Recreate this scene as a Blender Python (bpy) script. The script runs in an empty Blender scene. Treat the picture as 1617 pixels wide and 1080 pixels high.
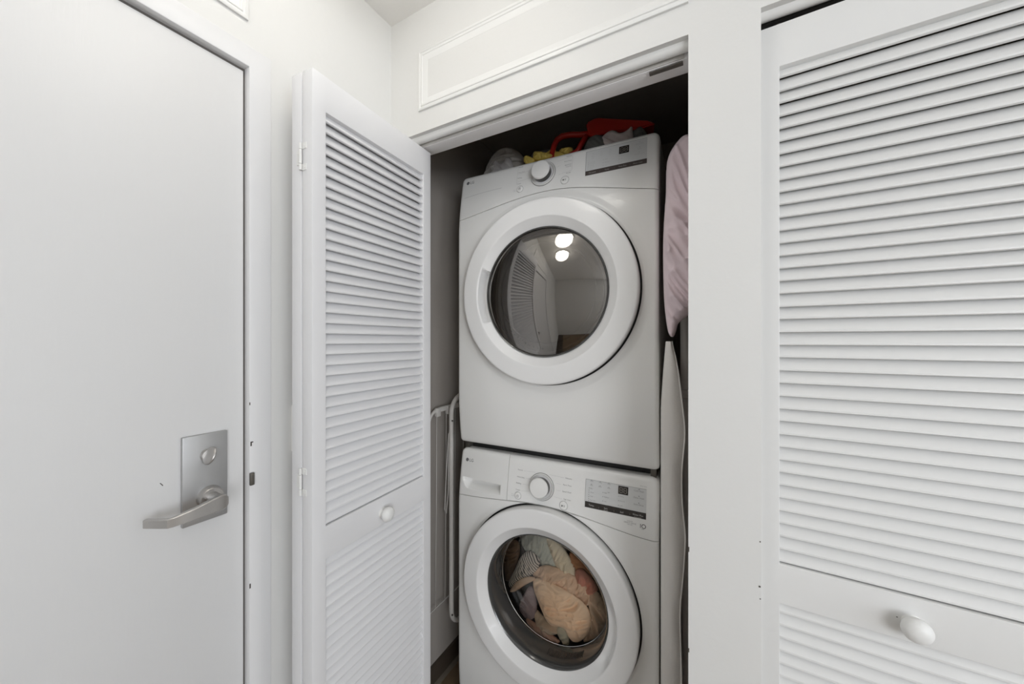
import bpy, bmesh, math, random
import numpy as np
from mathutils import Vector, Matrix, Euler
random.seed(4)
PI = math.pi
S = bpy.context.scene
C = S.collection

# ------------------------------------------------------------------ camera, light, exposure
EYE = 1.39
cam_d = bpy.data.cameras.new('camera')
cam = bpy.data.objects.new('camera', cam_d)
C.objects.link(cam)
cam.location = (0, 0, EYE)
cam.rotation_euler = (PI / 2, 0, math.atan2(580, 1037.5))
cam_d.sensor_width = 36
cam_d.lens = 580 / 1617 * 36
cam_d.shift_y = -2 / 1617
cam_d.clip_start = 0.02
S.camera = cam

w = bpy.data.worlds.new('world')
S.world = w
w.use_nodes = True
w.node_tree.nodes['Background'].inputs[0].default_value = (0.75, 0.82, 1.0, 1)
w.node_tree.nodes['Background'].inputs[1].default_value = 0.6

S.view_settings.view_transform = 'Standard'
S.view_settings.look = 'None'
S.view_settings.gamma = 1
S.view_settings.use_curve_mapping = False
S.view_settings.exposure = 0.16
try:
    S.cycles.max_bounces = 12
    S.cycles.diffuse_bounces = 9
    S.cycles.transparent_max_bounces = 16
    S.cycles.sample_clamp_indirect = 4
except Exception:
    pass


def area(name, loc, rot, sx, sy, power, col):
    d = bpy.data.lights.new(name, 'AREA')
    d.shape = 'RECTANGLE'
    d.size, d.size_y, d.energy, d.color = sx, sy, power, col
    o = bpy.data.objects.new(name, d)
    o.location, o.rotation_euler = loc, rot
    C.objects.link(o)
    return o


# first light: daylight through the window at the far right end of the hall
area('daylight_and_fill', (3.12, -0.75, 1.50), (PI / 2, 0, PI / 2), 1.5, 1.3, 22, (0.86, 0.93, 1.0))
area('daylight_and_fill', (2.30, -1.94, 1.50), (PI / 2, 0, 0), 1.5, 1.3, 50, (0.95, 0.97, 1.0))  # added fill from behind the camera; its rear window is invented
LAMPS = [(-0.51, 0.425), (-0.54, 0.0)]


# ------------------------------------------------------------------ materials
def mat(name, col, rough=0.5, metal=0.0, spec=0.5, coat=0.0, bump=0.0, bscale=200.0, var=0.0, vscale=6.0, sheen=0.0, aniso=None):
    m = bpy.data.materials.new(name)
    m.use_nodes = True
    nt = m.node_tree
    b = nt.nodes['Principled BSDF']
    b.inputs['Base Color'].default_value = (*col, 1)
    b.inputs['Roughness'].default_value = rough
    b.inputs['Metallic'].default_value = metal
    b.inputs['Specular IOR Level'].default_value = spec
    b.inputs['Coat Weight'].default_value = coat
    b.inputs['Sheen Weight'].default_value = sheen
    tc = nt.nodes.new('ShaderNodeTexCoord')
    if var:
        n = nt.nodes.new('ShaderNodeTexNoise')
        n.inputs['Scale'].default_value = vscale
        n.inputs['Detail'].default_value = 5
        r = nt.nodes.new('ShaderNodeMapRange')
        r.inputs['To Min'].default_value = 1 - var
        r.inputs['To Max'].default_value = 1 + var
        mx = nt.nodes.new('ShaderNodeMix')
        mx.data_type = 'RGBA'
        mx.blend_type = 'MULTIPLY'
        mx.inputs[0].default_value = 1
        mx.inputs[6].default_value = (*col, 1)
        nt.links.new(tc.outputs['Object'], n.inputs['Vector'])
        nt.links.new(n.outputs['Fac'], r.inputs['Value'])
        nt.links.new(r.outputs['Result'], mx.inputs[7])
        nt.links.new(mx.outputs[2], b.inputs['Base Color'])
    if bump:
        n = nt.nodes.new('ShaderNodeTexNoise')
        n.inputs['Scale'].default_value = bscale
        n.inputs['Detail'].default_value = 4
        if aniso:
            mp = nt.nodes.new('ShaderNodeMapping')
            mp.inputs['Scale'].default_value = aniso
            nt.links.new(tc.outputs['Object'], mp.inputs['Vector'])
            nt.links.new(mp.outputs['Vector'], n.inputs['Vector'])
        else:
            nt.links.new(tc.outputs['Object'], n.inputs['Vector'])
        bp = nt.nodes.new('ShaderNodeBump')
        bp.inputs['Strength'].default_value = bump
        bp.inputs['Distance'].default_value = 0.002
        nt.links.new(n.outputs['Fac'], bp.inputs['Height'])
        nt.links.new(bp.outputs['Normal'], b.inputs['Normal'])
    return m


def glass_mat(name, tint, ior=1.5, refl=0.0, rough=0.0):
    m = bpy.data.materials.new(name)
    m.use_nodes = True
    nt = m.node_tree
    nt.nodes.clear()
    out = nt.nodes.new('ShaderNodeOutputMaterial')
    tr = nt.nodes.new('ShaderNodeBsdfTransparent')
    tr.inputs[0].default_value = (*tint, 1)
    gl = nt.nodes.new('ShaderNodeBsdfGlossy')
    gl.inputs['Roughness'].default_value = rough
    gl.inputs['Color'].default_value = (1, 0.955, 0.90, 1)
    fr = nt.nodes.new('ShaderNodeFresnel')
    fr.inputs['IOR'].default_value = ior
    ad = nt.nodes.new('ShaderNodeMath')
    ad.operation = 'ADD'
    ad.use_clamp = True
    ad.inputs[1].default_value = refl
    mx = nt.nodes.new('ShaderNodeMixShader')
    nt.links.new(fr.outputs[0], ad.inputs[0])
    nt.links.new(ad.outputs[0], mx.inputs[0])
    nt.links.new(tr.outputs[0], mx.inputs[1])
    nt.links.new(gl.outputs[0], mx.inputs[2])
    nt.links.new(mx.outputs[0], out.inputs[0])
    return m


def stripe_mat(name, c1, c2, freq):
    m = mat(name, c1, 0.9)
    nt = m.node_tree
    b = nt.nodes['Principled BSDF']
    tc = nt.nodes.new('ShaderNodeTexCoord')
    wv = nt.nodes.new('ShaderNodeTexWave')
    wv.wave_type = 'BANDS'
    wv.bands_direction = 'DIAGONAL'
    wv.inputs['Scale'].default_value = freq
    wv.inputs['Distortion'].default_value = 2.2
    wv.inputs['Detail'].default_value = 1.5
    wv.inputs['Detail Scale'].default_value = 0.6
    mp = nt.nodes.new('ShaderNodeMapping')
    mp.inputs['Rotation'].default_value = (0, -0.35, 0)
    mp.inputs['Scale'].default_value = (0.75, 0.2, 1.15)
    cr = nt.nodes.new('ShaderNodeValToRGB')
    cr.color_ramp.elements[0].position = 0.16
    cr.color_ramp.elements[0].color = (*c2, 1)
    cr.color_ramp.elements[1].position = 0.32
    cr.color_ramp.elements[1].color = (*c1, 1)
    nt.links.new(tc.outputs['Object'], mp.inputs['Vector'])
    nt.links.new(mp.outputs['Vector'], wv.inputs['Vector'])
    nt.links.new(wv.outputs['Fac'], cr.inputs['Fac'])
    nt.links.new(cr.outputs['Color'], b.inputs['Base Color'])
    return m


M = {}
M['wall'] = mat('wall_paint', (0.71, 0.708, 0.692), 0.55, bump=0.12, bscale=90)
M['ceil'] = mat('ceiling_paint', (0.84, 0.83, 0.81), 0.8, bump=0.25, bscale=160)
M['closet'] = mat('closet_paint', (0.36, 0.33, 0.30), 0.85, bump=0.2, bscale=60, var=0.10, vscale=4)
M['soffit'] = mat('soffit_paint', (0.82, 0.81, 0.81), 0.6, bump=0.1, bscale=60)
M['trim'] = mat('trim_paint', (0.76, 0.76, 0.745), 0.4, bump=0.06, bscale=60)
M['door'] = mat('door_paint', (0.70, 0.70, 0.70), 0.42, bump=0.10, bscale=30, aniso=(6, 6, 0.6))
M['frame'] = mat('door_frame_paint', (0.74, 0.74, 0.745), 0.42)
M['louver'] = mat('louver_paint', (0.75, 0.75, 0.76), 0.38, bump=0.06, bscale=50)
M['louver2'] = mat('louver_paint_warm', (0.72, 0.72, 0.71), 0.40, bump=0.06, bscale=50)
M['chip'] = mat('chipped_paint', (0.08, 0.07, 0.06), 0.8)
M['shade'] = mat('gap_shade_grey', (0.13, 0.12, 0.11), 0.9)  # dark tone standing in for shade in the entry door gap
M['gap'] = mat('gap_shade_dark', (0.03, 0.028, 0.025), 0.9)
M['enamel'] = mat('white_enamel', (0.83, 0.83, 0.815), 0.24, coat=0.25, bump=0.015, bscale=300)
M['plastic'] = mat('white_plastic', (0.83, 0.83, 0.815), 0.28, coat=0.2)
M['ringpl'] = mat('door_plastic', (0.83, 0.83, 0.825), 0.25, coat=0.3)
M['bevel'] = mat('bevel_plastic', (0.70, 0.70, 0.71), 0.3)
M['knob'] = mat('dial_plastic', (0.83, 0.83, 0.815), 0.35)
M['groove'] = mat('groove_grey', (0.22, 0.22, 0.21), 0.6)
M['print'] = mat('grey_print', (0.30, 0.30, 0.30), 0.5)
M['faint'] = mat('faint_print', (0.50, 0.50, 0.50), 0.5)
M['logo'] = mat('logo_grey', (0.07, 0.07, 0.075), 0.4)
M['plate'] = mat('display_plate', (0.66, 0.67, 0.67), 0.3)
M['bar'] = mat('display_bar', (0.035, 0.030, 0.027), 0.25)
M['barlt'] = mat('display_bar_brown', (0.085, 0.07, 0.065), 0.3)
M['led'] = mat('digit_outline', (0.30, 0.27, 0.24), 0.4)
M['barprint'] = mat('light_print', (0.50, 0.49, 0.47), 0.5)
M['chrome'] = mat('chrome', (0.75, 0.74, 0.72), 0.18, metal=1)
M['nickel'] = mat('satin_nickel', (0.50, 0.485, 0.47), 0.34, metal=0.9, bump=0.05, bscale=120, var=0.08, vscale=30)
M['nickel_plate'] = mat('satin_nickel_plate', (0.48, 0.48, 0.48), 0.5, metal=0.85, bump=0.04, bscale=120, var=0.10, vscale=18)
M['dark_glass'] = glass_mat('dryer_glass', (0.42, 0.37, 0.33), 1.5, 0.20)
M['glass'] = glass_mat('washer_glass', (0.93, 0.91, 0.87), 1.45, 0.01)
M['tint'] = mat('tinted_bowl', (0.055, 0.055, 0.053), 0.10, spec=0.7, coat=0.6)
M['rim'] = mat('dark_rim', (0.05, 0.048, 0.045), 0.18, coat=0.4)
M['drum'] = mat('drum_steel', (0.30, 0.28, 0.26), 0.35, metal=0.8)
M['drumdark'] = mat('dryer_drum', (0.13, 0.115, 0.10), 0.5, metal=0.3)
M['bracket'] = mat('bracket_grey', (0.13, 0.12, 0.105), 0.45, metal=0.6)
M['rubber'] = mat('black_rubber_and_shade', (0.02, 0.02, 0.02), 0.6)  # the black also stands in for shade in the appliance gaps
M['knobw'] = mat('white_knob', (0.76, 0.76, 0.745), 0.42)
M['rack'] = mat('rack_white', (0.62, 0.60, 0.57), 0.35)
M['wire'] = mat('rack_wire', (0.60, 0.58, 0.55), 0.4)
M['baseb'] = mat('brown_baseboard', (0.055, 0.042, 0.030), 0.6, var=0.2)
M['baselip'] = mat('baseboard_lip', (0.13, 0.11, 0.085), 0.6)
M['tile'] = mat('floor_tile', (0.18, 0.125, 0.075), 0.5, var=0.3, vscale=25, bump=0.2, bscale=60)
M['grout'] = mat('grout', (0.04, 0.03, 0.022), 0.9)
M['lavender'] = mat('lavender_fabric', (0.80, 0.67, 0.71), 0.95, bump=0.25, bscale=260, sheen=0.2)
M['canvas'] = mat('board_cover', (0.80, 0.775, 0.745), 0.9, bump=0.25, bscale=250, var=0.04)
M['hem'] = mat('cover_hem', (0.88, 0.86, 0.83), 0.85)
M['grey_pole'] = mat('grey_pole', (0.55, 0.535, 0.51), 0.55, var=0.12, vscale=12)
M['red'] = mat('red_plastic', (0.46, 0.022, 0.014), 0.35)
M['yellow'] = mat('yellow_rubber', (0.85, 0.66, 0.16), 0.5, bump=0.2, bscale=60)
M['greybag'] = mat('grey_plastic_bag', (0.50, 0.48, 0.455), 0.3, spec=0.7, bump=0.5, bscale=45)
M['darkbag'] = mat('dark_grey_bag', (0.20, 0.185, 0.185), 0.35, bump=0.5, bscale=45)
M['whitecloth'] = mat('white_cloth', (0.62, 0.60, 0.60), 0.9)
M['pinkwhite'] = mat('pale_cloth', (0.62, 0.54, 0.52), 0.9)
M['charcoal'] = mat('charcoal_cloth', (0.13, 0.13, 0.12), 0.9)
M['switch'] = mat('switch_plastic', (0.82, 0.82, 0.80), 0.3)


def lamp_mat(strength):
    m = bpy.data.materials.new('lamp_glow')
    m.use_nodes = True
    nt = m.node_tree
    b = nt.nodes['Principled BSDF']
    b.inputs['Base Color'].default_value = (1, 1, 1, 1)
    b.inputs['Emission Color'].default_value = (1.0, 0.96, 0.89, 1)
    b.inputs['Emission Strength'].default_value = strength
    return m


M['lamp'] = lamp_mat(4.5)


# ------------------------------------------------------------------ helpers
def new_obj(name, me, m=None, parent=None, smooth=False, kind=None):
    o = bpy.data.objects.new(name, me)
    C.objects.link(o)
    if m is not None:
        me.materials.clear()
        for q in (m if isinstance(m, (list, tuple)) else [m]):
            me.materials.append(q)
    if parent is not None:
        o.parent = parent
    if smooth:
        for p in me.polygons:
            p.use_smooth = True
    if kind:
        o['kind'] = kind
    return o


def from_bm(name, bm, m, parent=None, smooth=False, kind=None):
    bmesh.ops.recalc_face_normals(bm, faces=bm.faces[:])
    me = bpy.data.meshes.new(name)
    bm.to_mesh(me)
    bm.free()
    return new_obj(name, me, m, parent, smooth, kind)


def from_py(name, v, f, m, parent=None, smooth=False, kind=None):
    me = bpy.data.meshes.new(name)
    me.from_pydata([tuple(map(float, q)) for q in v], [], f)
    me.validate()
    return new_obj(name, me, m, parent, smooth, kind)


def smooth_angle(o, deg=35):
    me = o.data
    for p in me.polygons:
        p.use_smooth = True
    try:
        me.set_sharp_from_angle(angle=math.radians(deg))
    except Exception:
        pass
    return o


def empty(name, loc, rz=0):
    o = bpy.data.objects.new(name, None)
    o.empty_display_size = 0.1
    o.location = loc
    o.rotation_euler = (0, 0, rz)
    C.objects.link(o)
    return o


def tag(o, label, cat, group=None, kind=None):
    if label:
        o['label'] = label
    if cat:
        o['category'] = cat
    if group:
        o['group'] = group
    if kind:
        o['kind'] = kind
    return o


def add_box(bm, x0, x1, y0, y1, z0, z1, bev=0.0, seg=2):
    mtx = Matrix.Translation(((x0 + x1) / 2, (y0 + y1) / 2, (z0 + z1) / 2)) @ Matrix.Diagonal((x1 - x0, y1 - y0, z1 - z0, 1))
    r = bmesh.ops.create_cube(bm, size=1, matrix=mtx)
    if bev:
        es = list({e for v in r['verts'] for e in v.link_edges})
        bmesh.ops.bevel(bm, geom=es, offset=bev, segments=seg, affect='EDGES', profile=0.5)


def box(name, x0, x1, y0, y1, z0, z1, m, parent=None, bev=0.0, kind=None, seg=2):
    bm = bmesh.new()
    add_box(bm, x0, x1, y0, y1, z0, z1, bev, seg)
    o = from_bm(name, bm, m, parent, kind=kind)
    if bev:
        smooth_angle(o)
    return o


def struct(o, label=None):
    o['kind'] = 'structure'
    if label:
        o['label'] = label
    return o


def revolve(prof, n=96, axis='y', center=(0, 0, 0), fn=None, close=False, arc=(0, 2 * PI)):
    """prof: list of (r, h). Revolved about the axis y (h along y) or z."""
    v, f = [], []
    full = abs(arc[1] - arc[0] - 2 * PI) < 1e-6
    cols = n if full else n + 1
    for i in range(cols):
        t = arc[0] + (arc[1] - arc[0]) * i / n
        for j, (r, h) in enumerate(prof):
            if fn:
                r, h = fn(r, h, t, j)
            if axis == 'y':
                v.append((center[0] + r * math.cos(t), center[1] + h, center[2] + r * math.sin(t)))
            elif axis == 'z':
                v.append((center[0] + r * math.cos(t), center[1] + r * math.sin(t), center[2] + h))
            else:
                v.append((center[0] + h, center[1] + r * math.cos(t), center[2] + r * math.sin(t)))
    k = len(prof)
    for i in range(n):
        a, b = i * k, ((i + 1) % cols) * k
        for j in range(k - 1 if not close else k):
            j2 = (j + 1) % k
            f.append((a + j, b + j, b + j2, a + j2))
    return v, f


def rev_obj(name, prof, m, parent=None, n=96, axis='y', center=(0, 0, 0), fn=None, close=False, sharp=40, **kw):
    v, f = revolve(prof, n, axis, center, fn, close, **kw)
    bm = bmesh.new()
    vs = [bm.verts.new(q) for q in v]
    for q in f:
        try:
            bm.faces.new([vs[i] for i in q])
        except ValueError:
            pass
    bmesh.ops.remove_doubles(bm, verts=bm.verts[:], dist=1e-6)
    o = from_bm(name, bm, m, parent)
    smooth_angle(o, sharp)
    return o


def tube_bm(bm, pts, r, n=10, closed=False, flat=1.0):
    P = [Vector(p) for p in pts]
    k = len(P)
    rings = []
    up0 = None
    for i in range(k):
        if closed:
            d = P[(i + 1) % k] - P[i - 1]
        else:
            d = P[min(i + 1, k - 1)] - P[max(i - 1, 0)]
        d.normalize()
        if up0 is None:
            up0 = Vector((0, 0, 1)) if abs(d.z) < 0.9 else Vector((1, 0, 0))
        a = d.cross(up0).normalized()
        b = a.cross(d).normalized()
        up0 = b
        rings.append([bm.verts.new(P[i] + a * r * math.cos(2 * PI * q / n) + b * r * flat * math.sin(2 * PI * q / n)) for q in range(n)])
    for i in range(k if closed else k - 1):
        A, B = rings[i], rings[(i + 1) % k]
        for q in range(n):
            bm.faces.new((A[q], A[(q + 1) % n], B[(q + 1) % n], B[q]))
    if not closed:
        bm.faces.new(rings[0][::-1])
        bm.faces.new(rings[-1])


def tube(name, pts, r, m, parent=None, n=10, closed=False):
    bm = bmesh.new()
    tube_bm(bm, pts, r, n, closed)
    return from_bm(name, bm, m, parent, smooth=True)


def arc_pts(c, r, a0, a1, n, plane='yz', x=0):
    out = []
    for i in range(n + 1):
        t = math.radians(a0 + (a1 - a0) * i / n)
        out.append((x, c[0] + r * math.cos(t), c[1] + r * math.sin(t)))
    return out


def extrude_profile(name, prof, axis, a0, a1, m, parent=None, kind=None):
    """prof: closed polygon in the other two axes."""
    v = []
    for a in (a0, a1):
        for (p, q) in prof:
            v.append((a, p, q) if axis == 'x' else ((p, a, q) if axis == 'y' else (p, q, a)))
    n = len(prof)
    f = [(i, (i + 1) % n, n + (i + 1) % n, n + i) for i in range(n)]
    f += [tuple(range(n))[::-1], tuple(range(n, 2 * n))]
    bm = bmesh.new()
    vs = [bm.verts.new(q) for q in v]
    for q in f:
        bm.faces.new([vs[i] for i in q])
    o = from_bm(name, bm, m, parent, kind=kind)
    smooth_angle(o, 40)
    return o


def frame_moulding(name, plane, a0, a1, z0, z1, base, sign, m, width=0.034, parent=None):
    """mitred picture-frame moulding on a wall; plane 'y' (a=x) or 'x' (a=y); sign = direction into the room."""
    prof = [(0.0, 0.0), (0.0, 0.008), (0.002, 0.0095), (0.007, 0.0095), (0.0085, 0.0065), (0.0105, 0.0065), (0.012, 0.0100), (0.0165, 0.0100),
            (0.018, 0.0075), (0.026, 0.0040), (0.033, 0.0012), (0.034, 0.0)]
    corners = [(a0, z0, 1, 1), (a1, z0, -1, 1), (a1, z1, -1, -1), (a0, z1, 1, -1)]
    v, f = [], []
    for (a, z, sa, sz) in corners:
        for (d, h) in prof:
            h *= 0.62
            p = (a + sa * d, z + sz * d)
            v.append((p[0], base + sign * h, p[1]) if plane == 'y' else (base + sign * h, p[0], p[1]))
    k = len(prof)
    for i in range(4):
        A, B = i * k, ((i + 1) % 4) * k
        for j in range(k - 1):
            f.append((A + j, B + j, B + j + 1, A + j + 1))
    bm = bmesh.new()
    vs = [bm.verts.new(q) for q in v]
    for q in f:
        bm.faces.new([vs[i] for i in q])
    o = from_bm(name, bm, m, parent)
    smooth_angle(o, 30)
    return struct(o)


# ------------------------------------------------------------------ the setting
XL, D, CZ = -0.908, 0.835, 2.392        # left wall, closet wall, ceiling height
HZ = 2.019                              # head of the closet openings
YB = 0.922                              # back of the closet wall
O1, O2 = -0.888, -0.052                 # first opening
P1, P2 = 0.072, 0.910                   # second opening
DY0, DY1, DZ = -0.49, 0.4218, 1.993     # entry door

struct(box('floor', -1.1, 3.3, -2.0, 2.02, -0.06, -0.004, M['grout']), 'brown floor')
struct(box('ceiling', -1.1, 3.3, -2.0, 2.02, CZ, CZ + 0.08, M['ceil']), 'off-white ceiling')

# wall_left with the doorway cut out of it
bm = bmesh.new()
add_box(bm, XL - 0.12, XL, -2.0, DY0 - 0.050, 0, CZ)
add_box(bm, XL - 0.12, XL, DY1 + 0.050, YB, 0, CZ)
add_box(bm, XL - 0.12, XL, DY0 - 0.050, DY1 + 0.050, DZ + 0.050, CZ)
struct(from_bm('wall_left', bm, M['wall']), 'white wall with the flush entry door')

# wall_back: header, corner strip, pier, far side
bm = bmesh.new()
add_box(bm, XL, 3.18, D, YB - 0.002, HZ, CZ)
add_box(bm, XL, O1, D, YB - 0.002, 0, HZ)
add_box(bm, O2, P1, D, YB - 0.002, 0, HZ)
add_box(bm, P2, 3.18, D, YB - 0.002, 0, HZ)
struct(from_bm('wall_back', bm, M['wall']), 'white wall with the closet openings')
bm = bmesh.new()
add_box(bm, -1.1, 1.52, -2.12, -2.0, 0, CZ)
add_box(bm, 3.08, 3.30, -2.12, -2.0, 0, CZ)
add_box(bm, 1.52, 3.08, -2.12, -2.0, 0, 0.83)
add_box(bm, 1.52, 3.08, -2.12, -2.0, 2.17, CZ)
struct(from_bm('wall_rear', bm, M['wall']), 'white wall behind the camera with an added window opening')
bm = bmesh.new()
for z in (0.83, 1.48, 2.13):
    add_box(bm, 1.52, 3.08, -2.09, -2.05, z, z + 0.04)
for x in (1.52, 2.28, 3.04):
    add_box(bm, x, x + 0.04, -2.09, -2.05, 0.83, 2.17)
struct(from_bm('added_window', bm, M['trim']), 'added white window frame around the rear fill light')  # unseen frame added around the rear fill light
# right end of the hall with a window
bm = bmesh.new()
add_box(bm, 3.18, 3.30, -2.0, -1.52, 0, CZ)
add_box(bm, 3.18, 3.30, 0.02, 2.02, 0, CZ)
add_box(bm, 3.18, 3.30, -1.52, 0.02, 0, 0.83)
add_box(bm, 3.18, 3.30, -1.52, 0.02, 2.17, CZ)
struct(from_bm('wall_right', bm, M['wall']), 'white wall with a window at the right end of the hall')
bm = bmesh.new()
for z in (0.83, 1.48, 2.13):
    add_box(bm, 3.21, 3.25, -1.52, 0.02, z, z + 0.04)
for y in (-1.52, -0.77, -0.02):
    add_box(bm, 3.21, 3.25, y, y + 0.04, 0.83, 2.17)
struct(from_bm('window_1', bm, M['trim']), 'white window frame at the right end of the hall')

# closet interior
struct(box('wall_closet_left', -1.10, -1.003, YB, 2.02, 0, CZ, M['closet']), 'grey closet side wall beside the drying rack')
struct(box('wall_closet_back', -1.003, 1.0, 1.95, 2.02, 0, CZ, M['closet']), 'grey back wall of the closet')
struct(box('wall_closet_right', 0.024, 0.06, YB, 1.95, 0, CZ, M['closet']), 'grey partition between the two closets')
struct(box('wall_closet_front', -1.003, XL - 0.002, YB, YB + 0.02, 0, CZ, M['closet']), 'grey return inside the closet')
struct(box('ceiling_closet', -1.003, 3.17, YB, 2.0, 2.36, CZ - 0.001, M['closet']), 'extra closet ceiling panel darkened to stand for shade')  # extra panel in dark paint, standing in for the darkness up there
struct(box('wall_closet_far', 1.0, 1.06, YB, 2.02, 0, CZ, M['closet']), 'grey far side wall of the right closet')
# inner face of the header; the right board is blackened to stand for shade
struct(box('trim_1', O1 + 0.002, O2 - 0.002, 0.8752, YB + 0.002, 1.999, 2.0185, M['soffit'], bev=0.001), 'grey-white soffit board over the washer closet')
struct(box('trim_2', P1 + 0.002, P2 - 0.002, 0.876, YB + 0.002, 2.012, 2.0185, M['gap'], bev=0.001), 'soffit board blackened as shade in the track gap over the right closet')


def bead(name, x0, x1, label, cz=2.0180):
    """rounded fascia bead that hides the sliding track"""
    cy, r = 0.8605, 0.0125
    prof = [(cy - r * 0.98, HZ + 0.004)]
    for i in range(0, 11):
        t = PI + PI * i / 10
        prof.append((cy + r * math.cos(t), cz + 1.15 * r * math.sin(t)))
    prof.append((cy + r * 0.98, HZ + 0.004))
    o = extrude_profile(name, prof, 'x', x0, x1, M['trim'])
    struct(o, label)
    return o


bead('trim_3', O1 + 0.001, O2 - 0.001, 'rounded white bead under the header of the washer closet')
bead('trim_4', P1 + 0.001, P2 - 0.001, 'rounded white bead over the right louvred door', 2.0225)
frame_moulding('trim_5', 'y', -0.789, O2, 2.083, 2.262, D, -1, M['trim'])['label'] = 'white picture-frame moulding on the header above the washer closet'
frame_moulding('trim_6', 'y', P1 + 0.0, 0.87, 2.083, 2.262, D, -1, M['trim'])['label'] = 'white picture-frame moulding above the right closet'
frame_moulding('trim_7', 'x', -0.45, 0.424, 2.097, 2.276, XL, 1, M['trim'])['label'] = 'white picture-frame moulding above the entry door'

# closet baseboard with a quarter-round shoe
struct(box('baseboard_left', -1.003, -0.992, 0.945, 1.948, 0.0, 0.085, M['baseb']), 'dark brown baseboard inside the closet')
sh = extrude_profile('shoe_moulding', [(-0.992, 0.0), (-0.980, 0.0), (-0.982, 0.008), (-0.987, 0.013), (-0.992, 0.014)], 'y', 0.945, 1.948, M['baselip'])
sh.parent = bpy.data.objects['baseboard_left']
struct(box('baseboard_back', -0.99, 0.022, 1.938, 1.949, 0.0, 0.085, M['baseb']))

# tile floor: the hall in front, and the closet
flo = bpy.data.objects['floor']
bm = bmesh.new()
add_box(bm, 0.002, 0.302, 0.002, 0.302, -0.004, 0.0, 0.001, 1)
tmesh = bpy.data.meshes.new('tile')
bm.to_mesh(tmesh)
bm.free()
tmesh.materials.append(M['tile'])
for i in range(14):
    for j in range(13):
        x, y = -1.003 + i * 0.304, -1.98 + 0.304 * j
        if y > 1.70 or x > 3.0 or (x < -0.95 and y < 0.9):
            continue
        o = bpy.data.objects.new('tile', tmesh)
        o.location = (x, y, 0)
        o.parent = flo
        C.objects.link(o)

# ------------------------------------------------------------------ entry door
ed = struct(box('door_1', XL - 0.056, XL - 0.012, DY0, DY1 - 0.0005, 0.008, DZ - 0.0035, M['door'], bev=0.001), 'flush white entry door with a lever lock')
# steel frame: profile wraps the opening on three sides
fr_prof = [(0.0, 0.004), (0.050, 0.004), (0.050, -0.03), (-0.012, -0.10), (-0.012, -0.058), (0.0035, -0.058), (0.0035, -0.012), (0.0, -0.002)]
bm = bmesh.new()


def frame_path(bm, prof):
    # each profile point: (offset outwards from the door edge, depth x relative to wall face)
    pts = []
    corners = [(DY1, 0.0, 1, 0), (DY1, DZ, 1, 1), (DY0, DZ, -1, 1), (DY0, 0.0, -1, 0)]
    for (y, z, sy, sz) in corners:
        pts.append([bm.verts.new((XL + h, y + sy * (d + 0.0), z + sz * d)) for (d, h) in prof])
    for i in range(3):
        A, B = pts[i], pts[i + 1]
        for j in range(len(prof) - 1):
            bm.faces.new((A[j], B[j], B[j + 1], A[j + 1]))


frame_path(bm, [(0.051, -0.02), (0.051, 0.001), (0.0495, 0.0018), (0.008, 0.0018), (0.0060, 0.0008), (0.0050, -0.003), (0.0050, -0.050), (-0.010, -0.058), (-0.010, -0.11)])
ef = from_bm('door_frame', bm, M['frame'], ed)
smooth_angle(ef, 30)
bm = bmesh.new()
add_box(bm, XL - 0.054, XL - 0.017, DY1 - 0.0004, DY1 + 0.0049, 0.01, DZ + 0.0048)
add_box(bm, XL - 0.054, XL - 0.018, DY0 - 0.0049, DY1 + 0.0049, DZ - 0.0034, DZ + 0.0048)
gk = from_bm('gap_shade', bm, M['shade'], ed)  # dark strip put into the gap to imitate its shade
gk['label'] = 'dark strip standing in for shade in the gap around the door'
# lock hardware
lp = box('lock_plate', XL - 0.012, XL - 0.0025, 0.3116, 0.3875, 1.0225, 1.200, M['nickel_plate'], ed, bev=0.0018)
lp['label'] = 'tall satin nickel lock plate'
LX = XL - 0.0025
rev_obj('lever_rose', [(0.0, 0.014), (0.0185, 0.014), (0.0205, 0.012), (0.0225, 0.0)], M['nickel'], lp, 48, 'x', (LX, 0.3555, 1.0705))
rev_obj('thumbturn_base', [(0.0, 0.007), (0.011, 0.007), (0.0125, 0.0)], M['nickel'], lp, 32, 'x', (LX, 0.3515, 1.157))
# oval thumbturn blade, standing upright
bm = bmesh.new()
bmesh.ops.create_uvsphere(bm, u_segments=24, v_segments=14, radius=1)
for v in bm.verts:
    k = 0.55 + 0.45 * max(0, v.co.x)
    v.co = Vector((v.co.x * 0.019, v.co.y * 0.0062 * (1.2 - 0.3 * v.co.x), v.co.z * 0.0195 * (0.8 + 0.2 * k)))
bmesh.ops.rotate(bm, verts=bm.verts[:], cent=(0, 0, 0), matrix=Matrix.Rotation(math.radians(-24), 3, 'X'))
bmesh.ops.translate(bm, verts=bm.verts[:], vec=(LX + 0.012, 0.3515, 1.157))
from_bm('thumbturn', bm, M['nickel'], lp, smooth=True)
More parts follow.
